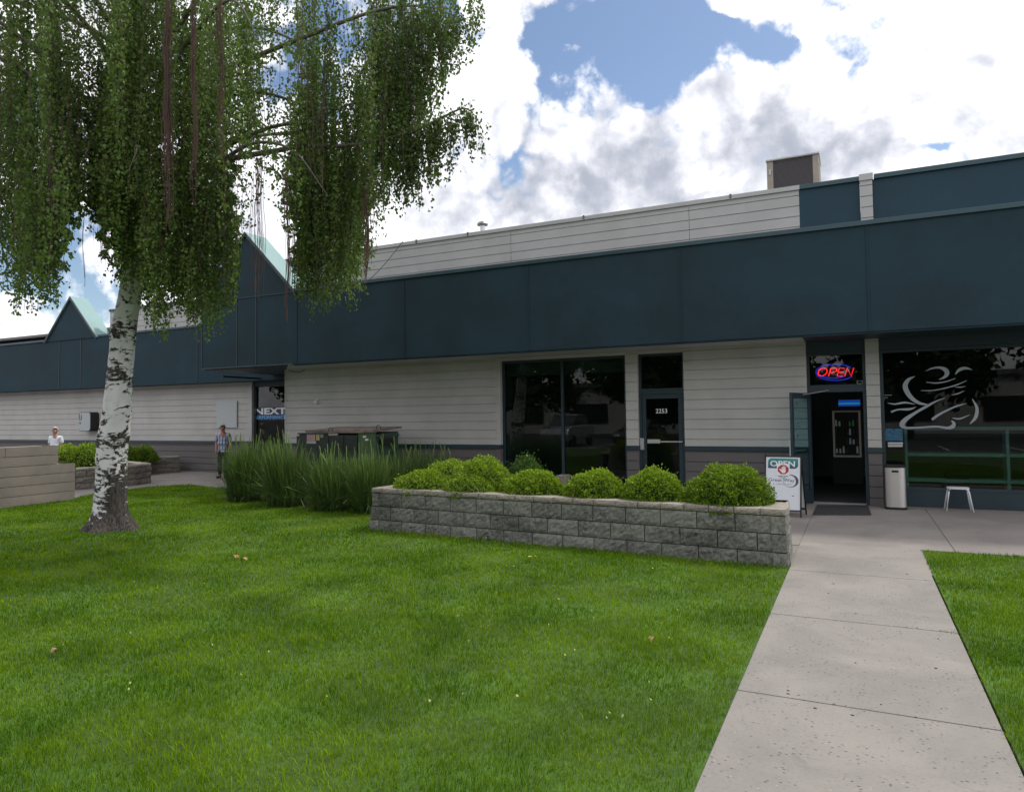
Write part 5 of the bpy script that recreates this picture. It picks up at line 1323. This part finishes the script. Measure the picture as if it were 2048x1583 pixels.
# ================================================================== LAWN
def in_poly(x, y, poly):
    ins = np.zeros(len(x), bool); n = len(poly); j = n - 1
    for i in range(n):
        xi, yi = poly[i][:2]; xj, yj = poly[j][:2]
        c_ = ((yi > y) != (yj > y)) & (x < (xj - xi) * (y - yi) / (yj - yi + 1e-12) + xi); ins ^= c_; j = i
    return ins
def lawn(name, poly, zones, seed):
    rs = np.random.default_rng(seed); VV, TT = [], []
    a = np.array([p[:2] for p in poly]); x0, y0 = a.min(0); x1, y1 = a.max(0)
    y0 = max(y0, -1.0); fwd = -M[:2, 2] / np.linalg.norm(M[:2, 2]); rgt = np.array([fwd[1], -fwd[0]])
    for d0, d1, dens, wd, hh in zones:
        n = int((x1 - x0) * (y1 - y0) * dens); 
        x = rs.uniform(x0, x1, n); y = rs.uniform(y0, y1, n); f = x * fwd[0] + y * fwd[1]; s_ = x * rgt[0] + y * rgt[1]
        k = (f > d0) & (f <= d1) & (np.abs(s_) < f * .82 + 3.5); x, y = x[k], y[k]
        e1, e2 = rs.normal(size=(2, len(x))) * .026; k = in_poly(x + e1 + .02 * np.sin(y * 9) * np.sin(y * 3.7), y + e2, poly); x, y = x[k], y[k]; n = len(x)
        if n == 0: continue
        tuft = .5 + .5 * np.sin(x * 3.1 + 1.7 * np.sin(y * 2.3)) * np.sin(y * 2.7 + 1.3 * np.sin(x * 1.9))
        tuft2 = .5 + .5 * np.sin(x * 9.7 + 2 * np.sin(y * 7.1)) * np.sin(y * 10.3 + 2 * np.sin(x * 8.3))
        h = hh * (.7 + .35 * tuft + .45 * tuft2 * tuft) * rs.uniform(.55, 1.2, n); az = rs.uniform(0, 6.28, n); lean = h * rs.gamma(2.2, .22, n); fa = az + 1.57 + rs.normal(size=n) * .6
        w_ = wd * rs.uniform(.7, 1.3, n) * .5
        ca, sa, cf, sf = np.cos(az), np.sin(az), np.cos(fa), np.sin(fa)
        b0 = np.stack([x - cf * w_, y - sf * w_, np.zeros(n)], 1); b1 = np.stack([x + cf * w_, y + sf * w_, np.zeros(n)], 1)
        mx_, my_ = x + ca * lean * .35, y + sa * lean * .35
        m0 = np.stack([mx_ - cf * w_ * .8, my_ - sf * w_ * .8, h * .62], 1); m1 = np.stack([mx_ + cf * w_ * .8, my_ + sf * w_ * .8, h * .62], 1)
        tp_ = np.stack([x + ca * lean, y + sa * lean, h], 1)
        VV.append(np.stack([b0, b1, m1, m0, tp_], 1).reshape(-1, 3))
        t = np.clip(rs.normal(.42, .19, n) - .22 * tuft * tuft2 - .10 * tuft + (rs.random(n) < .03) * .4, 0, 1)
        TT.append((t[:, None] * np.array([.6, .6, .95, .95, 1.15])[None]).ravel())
    V = np.concatenate(VV); n = len(V) // 5; b0 = (np.arange(n) * 5)[:, None]
    idx = np.concatenate([b0, b0 + 1, b0 + 2, b0 + 3, b0 + 3, b0 + 2, b0 + 4], 1).ravel(); fn = np.tile([4, 3], n)
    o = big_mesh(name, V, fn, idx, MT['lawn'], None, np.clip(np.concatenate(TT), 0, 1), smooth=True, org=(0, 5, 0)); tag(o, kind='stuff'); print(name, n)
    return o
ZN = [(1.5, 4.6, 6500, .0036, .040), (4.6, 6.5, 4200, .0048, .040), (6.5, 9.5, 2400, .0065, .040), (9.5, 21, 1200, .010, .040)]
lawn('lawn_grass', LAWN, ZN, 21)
lawn('lawn_grass', LAWN2, ZN, 22)

for wx_, wy_, wr in ((.30, 6.69, .035), (.60, 6.69, .06), (.655, 6.66, .04)):
    lawn('joint_weeds', [(wx_ - wr, wy_ - wr * .4), (wx_ + wr, wy_ - wr * .4), (wx_ + wr, wy_ + wr * .4), (wx_ - wr, wy_ + wr * .4)], [(4.0, 9.0, 9000, .004, .028)], int(wx_ * 100))
# small things on the grass
def item(px, py, lab, cat, nm, col, kind='leaf', sz=.05):
    q = onZ(px, py, .045); b = MB(); r_ = random.Random(px)
    if kind == 'flower':
        b.tube([(q[0], q[1], 0.0), (q[0], q[1], .055)], .0025, 5)
        T = thing(nm, lab, cat, (q[0], q[1], 0)); b.build('stem', MT['lawn'], T)
        b = MB()
        for k in range(16):
            t = k * .3927; b.prism([(q[0], q[1], .055), (q[0] + .020 * math.cos(t - .15), q[1] + .020 * math.sin(t - .15), .062), (q[0] + .021 * math.cos(t + .15), q[1] + .021 * math.sin(t + .15), .062)], (0, 0, .003))
        b.build('petals', mat('dandelion_yellow', (.75, .50, .02), .6), T); return
    c_ = []
    for k in range(10):
        t = k * .628; rr_ = sz * (1 if k % 2 == 0 else .62) * r_.uniform(.7, 1.2); c_.append((q[0] + rr_ * math.cos(t), q[1] + rr_ * .6 * math.sin(t), .045 + .02 * math.sin(t * 2 + px)))
    b.add(c_ + [(q[0], q[1], .065)], [(k, (k + 1) % 10, 10) for k in range(10)]); b.add([(p[0], p[1], p[2] - .003) for p in c_] + [(q[0], q[1], .061)], [(k, (k + 1) % 10, 10) for k in range(10)])
    o = b.build(nm, mat(nm + '_skin', col, .7, .25, 20)); tag(o, lab, cat)
item(1060, 1115, 'single yellow dandelion in the lawn before the planter', 'dandelion', 'dandelion', None, 'flower')
item(471, 1112, 'crumpled tan dry leaf in mid lawn, left of a similar one', 'dry leaf', 'dry_leaf', (.40, .24, .10), sz=.055)
item(488, 1117, 'crumpled brown dry leaf in mid lawn, right of a similar one', 'dry leaf', 'dry_leaf', (.34, .22, .08), sz=.06)
item(1302, 1277, 'small pale yellowed leaf on the near lawn by the footpath', 'dry leaf', 'dry_leaf', (.50, .36, .12), sz=.022)
item(109, 1300, 'pale tan leaf on the lawn at the far left', 'dry leaf', 'dry_leaf', (.45, .28, .16), sz=.04)
# clover heads and fallen birch leaves: tiny and too many to tell apart
b = MB(); rq = random.Random(3)
for _ in range(90):
    px_, py_ = rq.uniform(100, 1400), rq.uniform(1050, 1440); q = onZ(px_, py_, .05)
    if not in_poly(np.array([q[0]]), np.array([q[1]]), LAWN)[0]: continue
    a_ = rq.uniform(0, 6.28); s_ = rq.uniform(.004, .008)
    b.prism([(q[0] + s_ * math.cos(a_ + k * 1.57) * (1.5 if k % 2 else 1), q[1] + s_ * math.sin(a_ + k * 1.57), .05 + .004 * k) for k in range(4)], (0, 0, .003))
o = b.build('lawn_litter', mat('pale_petal', (.34, .38, .13), .7)); tag(o, kind='stuff')
b = MB()
for _ in range(14):
    x_ = rq.uniform(-.68, .62); y_ = rq.uniform(3.2, 9.5); a_ = rq.uniform(0, 6.28); s_ = rq.uniform(.003, .007)
    b.prism([(x_ + s_ * math.cos(a_ + k * 1.57) * (1.6 if k % 2 else 1), y_ + s_ * math.sin(a_ + k * 1.57), .0125) for k in range(4)], (0, 0, .004))
o = b.build('path_litter', mat('debris_brown', (.06, .045, .03), .9)); tag(o, kind='stuff')

# ================================================================== PEOPLE
def skin_mesh(name, verts, edges, radii, m, parent, sub=2, root=0):
    me = bpy.data.meshes.new(name); o0 = origin(parent)
    me.from_pydata([tuple(np.array(v) - o0) for v in verts], edges, [])
    o = bpy.data.objects.new(name, me); COL.objects.link(o)
    sk = o.modifiers.new('s', 'SKIN'); sk.use_smooth_shade = True
    sv = me.skin_vertices[0].data
    for i, r_ in enumerate(radii):
        sv[i].radius = (r_, r_) if np.isscalar(r_) else r_
        sv[i].use_root = (i == root)
    ss = o.modifiers.new('u', 'SUBSURF'); ss.levels = sub; ss.render_levels = sub
    dg = bpy.context.evaluated_depsgraph_get(); dg.update()
    nm_ = bpy.data.meshes.new_from_object(o.evaluated_get(dg)); bpy.data.objects.remove(o)
    nm_.materials.clear(); nm_.materials.append(m); nm_.name = name
    nm_.polygons.foreach_set('use_smooth', [True] * len(nm_.polygons))
    q = bpy.data.objects.new(name, nm_); COL.objects.link(q); q.parent = parent
    return q
def person(label, base, H, face, skin, shirtm, trousm, hairm, sleeve=.55, hairfull=True, arm=((.0, .0), (.0, .0))):
    """face = heading (unit XY) the person looks towards"""
    T = thing('person', label, 'person', base); f_ = np.array([face[0], face[1], 0.0]); f_ /= np.linalg.norm(f_); s_ = np.array([-f_[1], f_[0], 0.0]); k = H / 1.75
    base = np.array(base, float)
    def P(side, fwd, z): return base + s_ * side * k + f_ * fwd * k + np.array([0, 0, z * k])
    # body, one continuous surface: pelvis root, spine, neck, head, arms, hands, legs, feet
    v = [P(0, 0, .95), P(0, .0, 1.10), P(0, -.01, 1.28), P(0, -.01, 1.42), P(0, .01, 1.50), P(0, .03, 1.58), P(0, .03, 1.68)]
    r = [(.13 * k, .09 * k), (.12 * k, .085 * k), (.125 * k, .085 * k), (.09 * k, .06 * k), .048 * k, .078 * k, .072 * k]
    e = [(i, i + 1) for i in range(6)]
    for sg in (1, -1):
        fa = arm[0] if sg > 0 else arm[1]
        n0 = len(v); v += [P(.175 * sg, -.01, 1.41), P(.22 * sg, -.02, 1.14), P((.23 - fa[0]) * sg, .06 + fa[1], .93), P((.235 - fa[0] * 1.3) * sg, .08 + fa[1] * 1.2, .84)]
        r += [.055 * k, .043 * k, .03 * k, .036 * k]; e += [(3, n0), (n0, n0 + 1), (n0 + 1, n0 + 2), (n0 + 2, n0 + 3)]
        hnd = n0 + 3
        for q_ in range(4):
            n1 = len(v); off = (-.024 + .016 * q_)
            v += [v[hnd] + (f_ * off + np.array([0, 0, -.045])) * k, v[hnd] + (f_ * (off + .008) + s_ * -.01 * sg + np.array([0, 0, -.085 + .008 * abs(q_ - 1)])) * k]; r += [.009 * k, .008 * k]; e += [(hnd, n1), (n1, n1 + 1)]
        n1 = len(v); v += [v[hnd] + (f_ * .035 + np.array([0, 0, -.015])) * k, v[hnd] + (f_ * .045 + np.array([0, 0, -.05])) * k]; r += [.010 * k, .009 * k]; e += [(hnd, n1), (n1, n1 + 1)]
        n0 = len(v); v += [P(.09 * sg, 0, .88), P(.10 * sg, .02, .50), P(.105 * sg, -.02, .10), P(.115 * sg, .10, .035), P(.12 * sg, .18, .03)]
        r += [.088 * k, .058 * k, .040 * k, .038 * k, .030 * k]; e += [(0, n0), (n0, n0 + 1), (n0 + 1, n0 + 2), (n0 + 2, n0 + 3), (n0 + 3, n0 + 4)]
    skin_mesh('body', v, e, r, skin, T)
    # clothes follow the same joints, slightly larger
    sv = [P(0, 0, .86), P(0, 0, 1.0), P(0, .005, 1.12), P(0, -.01, 1.28), P(0, -.01, 1.42), P(0, .0, 1.475)]
    sr = [(.165 * k, .125 * k), (.168 * k, .13 * k), (.165 * k, .13 * k), (.172 * k, .125 * k), (.13 * k, .095 * k), (.068 * k, .062 * k)]; se = [(i, i + 1) for i in range(5)]
    for sg in (1, -1):
        n0 = len(sv); sv += [P(.18 * sg, -.01, 1.41), P(.212 * sg, -.018, 1.41 - .27 * sleeve * 1.0), P(.222 * sg, -.02, 1.41 - .27 * sleeve - .05)]; sr += [.068 * k, .062 * k, .060 * k]; se += [(4, n0), (n0, n0 + 1), (n0 + 1, n0 + 2)]
    skin_mesh('shirt', sv, se, sr, shirtm, T, root=1)
    tv = [P(0, 0, .94), P(0, 0, .90)]; trr = [(.155 * k, .12 * k), (.15 * k, .12 * k)]; te = [(0, 1)]
    for sg in (1, -1):
        n0 = len(tv); tv += [P(.09 * sg, 0, .80), P(.10 * sg, .02, .50), P(.105 * sg, -.015, .08)]; trr += [.098 * k, .074 * k, .062 * k]; te += [(1, n0), (n0, n0 + 1), (n0 + 1, n0 + 2)]
    skin_mesh('trousers', tv, te, trr, trousm, T)
    for sg in (1, -1):
        b = MB(); c_ = P(.117 * sg, .08, .04); b.obox(c_, s_ * .045 * k, f_ * .14 * k, np.array([0, 0, .038 * k])); b.build('shoe', MT['black'], T, bevel=.02 * k)
    # head details
    hc = P(0, .03, 1.635)
    bm = bmesh.new(); bmesh.ops.create_uvsphere(bm, u_segments=20, v_segments=14, radius=1)
    for q_ in bm.verts:
        c_ = q_.co; pnt = hc + s_ * c_.x * .082 * k + f_ * (c_.y * .095 * k - .012 * k) + np.array([0, 0, (c_.z * .10 + .028) * k]); q_.co = Vector(pnt - base)
    dl_ = [q_ for q_ in bm.verts if ((np.array(q_.co[:]) + base - hc) @ f_) > (.015 * k if hairfull else .0) and (q_.co.z + base[2] - hc[2]) < .085 * k or (q_.co.z + base[2] - hc[2]) < -.03 * k]
    bmesh.ops.delete(bm, geom=dl_, context='VERTS')
    me = bpy.data.meshes.new('hair'); bm.to_mesh(me); bm.free(); me.materials.append(hairm)
    o = bpy.data.objects.new('hair', me); COL.objects.link(o); o.parent = T; o.location = (0, 0, 0)
    b = MB(); nz_ = P(0, .115, 1.625)
    b.tube([P(0, .105, 1.65), nz_, P(0, .10, 1.605)], [.010 * k, .016 * k, .010 * k], 8)
    for sg in (1, -1): b.tube([P(.082 * sg, .03, 1.66), P(.092 * sg, .025, 1.635), P(.08 * sg, .035, 1.61)], [.012 * k, .018 * k, .010 * k], 8)
    b.build('face_features', skin, T, smooth=True)
    b = MB()
    for sg in (1, -1): b.tube([P(.020 * sg, .098, 1.652), P(.040 * sg, .090, 1.652)], .0085 * k, 6)
    b.build('eyes', MT['black'], T); b = MB(); b.tube([P(-.026, .094, 1.578), P(0, .101, 1.576), P(.026, .094, 1.578)], .006 * k, 6); b.build('mouth', mat('lip', (.25, .08, .07), .6), T)
    return T
plaid = bpy.data.materials.new('plaid_cloth'); plaid.use_nodes = True
t_ = NT(plaid.node_tree); tcv = t_.n.new('ShaderNodeTexCoord'); sp = t_.n.new('ShaderNodeSeparateXYZ'); t_.l.new(tcv.outputs['Object'], sp.inputs[0])
def stripes(ax, k, ph): return t_.smooth(t_.math('SINE', t_.math('ADD', t_.math('MULTIPLY', ax, k), ph)), .45, .75)
diag = t_.math('ADD', sp.outputs[0], t_.math('MULTIPLY', sp.outputs[1], .6))
c1_ = t_.mix(stripes(diag, 62, .6), (.42, .45, .55, 1), (.09, .12, .24, 1)); c2_ = t_.mix(t_.math('MULTIPLY', stripes(sp.outputs[2], 46, 0), .6), c1_, (.12, .16, .30, 1))
t_.l.new(c2_, t_.n['Principled BSDF'].inputs['Base Color']); t_.n['Principled BSDF'].inputs['Roughness'].default_value = .9
ruddy = mat('ruddy_skin', (.34, .13, .09), .55); fair = mat('fair_skin', (.36, .18, .13), .55)
mp_ = onY(446, 950, 15.6)
person('older man in blue and white plaid shirt and dark trousers standing at the tall grass', (mp_[0], 15.6, 0.0), 1.62, (.55, -.83), ruddy, plaid, mat('dark_cloth', (.02, .022, .028), .9), mat('grey_hair', (.36, .34, .33), .8), arm=((.02, .02), (.05, .06)))
mp2 = onY(111, 885, 13.2)
person('person in white t-shirt and pale cap behind the stepped wall', (mp2[0], 13.2, 0.0), 1.60, (.35, -.94), fair, mat('white_cloth', (.62, .66, .72), .9), mat('khaki_cloth', (.35, .30, .24), .9), mat('pale_cap', (.50, .42, .36), .8), arm=((.02, .04), (.03, .05)))

# ================================================================== ACROSS THE CAR PARK (seen in the window reflections)
def street_tree(x, y, h, r, seed, label):
    rs = np.random.default_rng(seed); T = thing('street_tree', label, 'tree', (x, y, -.02), 'trees beyond the car park')
    b = MB(); b.tube([(x, y, -.02), (x + .1, y, h * .3), (x - .1, y + .1, h * .7)], [.22, .16, .05], 8)
    for k in range(6):
        a = k * 1.05 + seed; b.tube([(x, y, h * (.25 + .06 * k)), (x + r * .6 * math.cos(a), y + r * .6 * math.sin(a), h * (.42 + .06 * k))], [.08, .02], 6)
    b.build('trunk', MT['limb'], T, smooth=True)
    n = 9000; c_ = rs.normal(size=(26, 3)); c_ /= np.linalg.norm(c_, axis=1, keepdims=True); c_ *= rs.uniform(.35, .85, (26, 1))
    w_ = rs.integers(0, 26, n); d = rs.normal(size=(n, 3)); d /= np.linalg.norm(d, axis=1, keepdims=True); u = c_[w_] + d * rs.uniform(.1, .34, (n, 1))
    P = np.stack([x + u[:, 0] * r, y + u[:, 1] * r, h * .55 + u[:, 2] * h * .47], 1); L = rs.uniform(.35, .65, n)
    V, fn, idx, tt = leaves(P, rs.normal(size=(n, 3)), d + [0, 0, .5], L, L * .7, np.clip(rs.normal(.4, .2, n), 0, 1))
    big_mesh('crown', V, fn, idx, MT['treeleaf'], T, tt)
DB = thing('far_building', 'pale low building beyond the car park, seen reflected in the windows', 'building', (-14, -34, 0))
b = MB(); b.box(-34, 16, -42, -34, -.02, 4.4); b.build('wall', MT['siding'], DB)
b = MB(); b.box(-34.3, 16.3, -42.3, -33.7, 4.4, 4.8); b.build('roof', MT['roof'], DB)
for k in range(7):
    b = MB(); b.box(-31 + 6.6 * k, -27.6 + 6.6 * k, -33.99, -33.9, 1.0, 2.8); b.build('window', MT['dark'], DB)
for i, (x, y, h, r, lb) in enumerate(((-34, -19, 11, 5.5, 'broad dark tree far left beyond the car park'), (-24, -21, 12, 6, 'tall dark tree beyond the two parked cars'), (-14.5, -22, 10, 5.2, 'round tree behind the silver car'), (-6, -20, 12, 6, 'dark tree opposite the numbered door'),
                                      (3, -21, 11, 5.5, 'dark tree opposite the open doorway'), (13, -19, 12, 6, 'dark tree opposite the brushstroke window'), (-45, -16, 12, 6, 'outermost dark tree at the left end of the car park'))):
    street_tree(x, y, h, r, 200 + i, lb)
def car(label, x, y, rz, paint, tall=1.0):
    T = thing('parked_car', label, 'car', (x, y, -.02), 'cars in the car park'); c_, s_ = math.cos(rz), math.sin(rz)
    def W(l, w, z): return (x + l * c_ - w * s_, y + l * s_ + w * c_, z * tall - .02)
    def sec(pts, w, nm, m, bv): 
        b = MB(); b.prism([W(l, -w, z) for l, z in pts], np.array(W(0, w, 0)) - np.array(W(0, -w, 0))); b.build(nm, m, T, bevel=bv, smooth=False)
    sec([(-2.2, .35), (-2.25, .8), (-2.1, 1.0), (-1.0, 1.05), (1.0, 1.0), (2.1, .85), (2.25, .6), (2.2, .3)], .88, 'body', paint, .08)
    sec([(-1.7, 1.02), (-1.25, 1.45), (.35, 1.48), (1.1, 1.0)], .74, 'glasshouse', MT['glassdark'], .06)
    sec([(-1.3, 1.46), (-1.1, 1.52), (.2, 1.53), (.42, 1.47)], .70, 'roof', paint, .03)
    for l in (-1.4, 1.4):
        for w in (-.82, .82):
            b = MB(); p0, p1 = W(l, w - .1, 0), W(l, w + .1, 0); b.tube([(p0[0], p0[1], .30), (p1[0], p1[1], .30)], .32, 18); b.build('wheel', MT['black'], T)
    for w in (-.62, .62):
        b = MB(); q = W(2.18, w, .68); b.obox(q, (c_ * .06, s_ * .06, 0), (-s_ * .17, c_ * .17, 0), (0, 0, .07)); b.build('headlight', MT['white'], T, bevel=.02)
MT['glassdark'] = mat('car_glass', (.02, .025, .03), .05, spec=1.0)
car('silver suv parked nose to the lawn, reflected in the wide window', -15.2, -8.6, R(90), mat('silver_paint', (.42, .44, .46), .25, metal=.6, coat=.6), 1.2)
car('dark sedan parked beside the silver suv', -10.8, -8.4, R(92), mat('dark_paint', (.03, .035, .045), .25, coat=.8))
car('pale blue hatchback parked left of the silver suv', -20.6, -8.4, R(88), mat('pale_paint', (.35, .42, .46), .3, coat=.6))
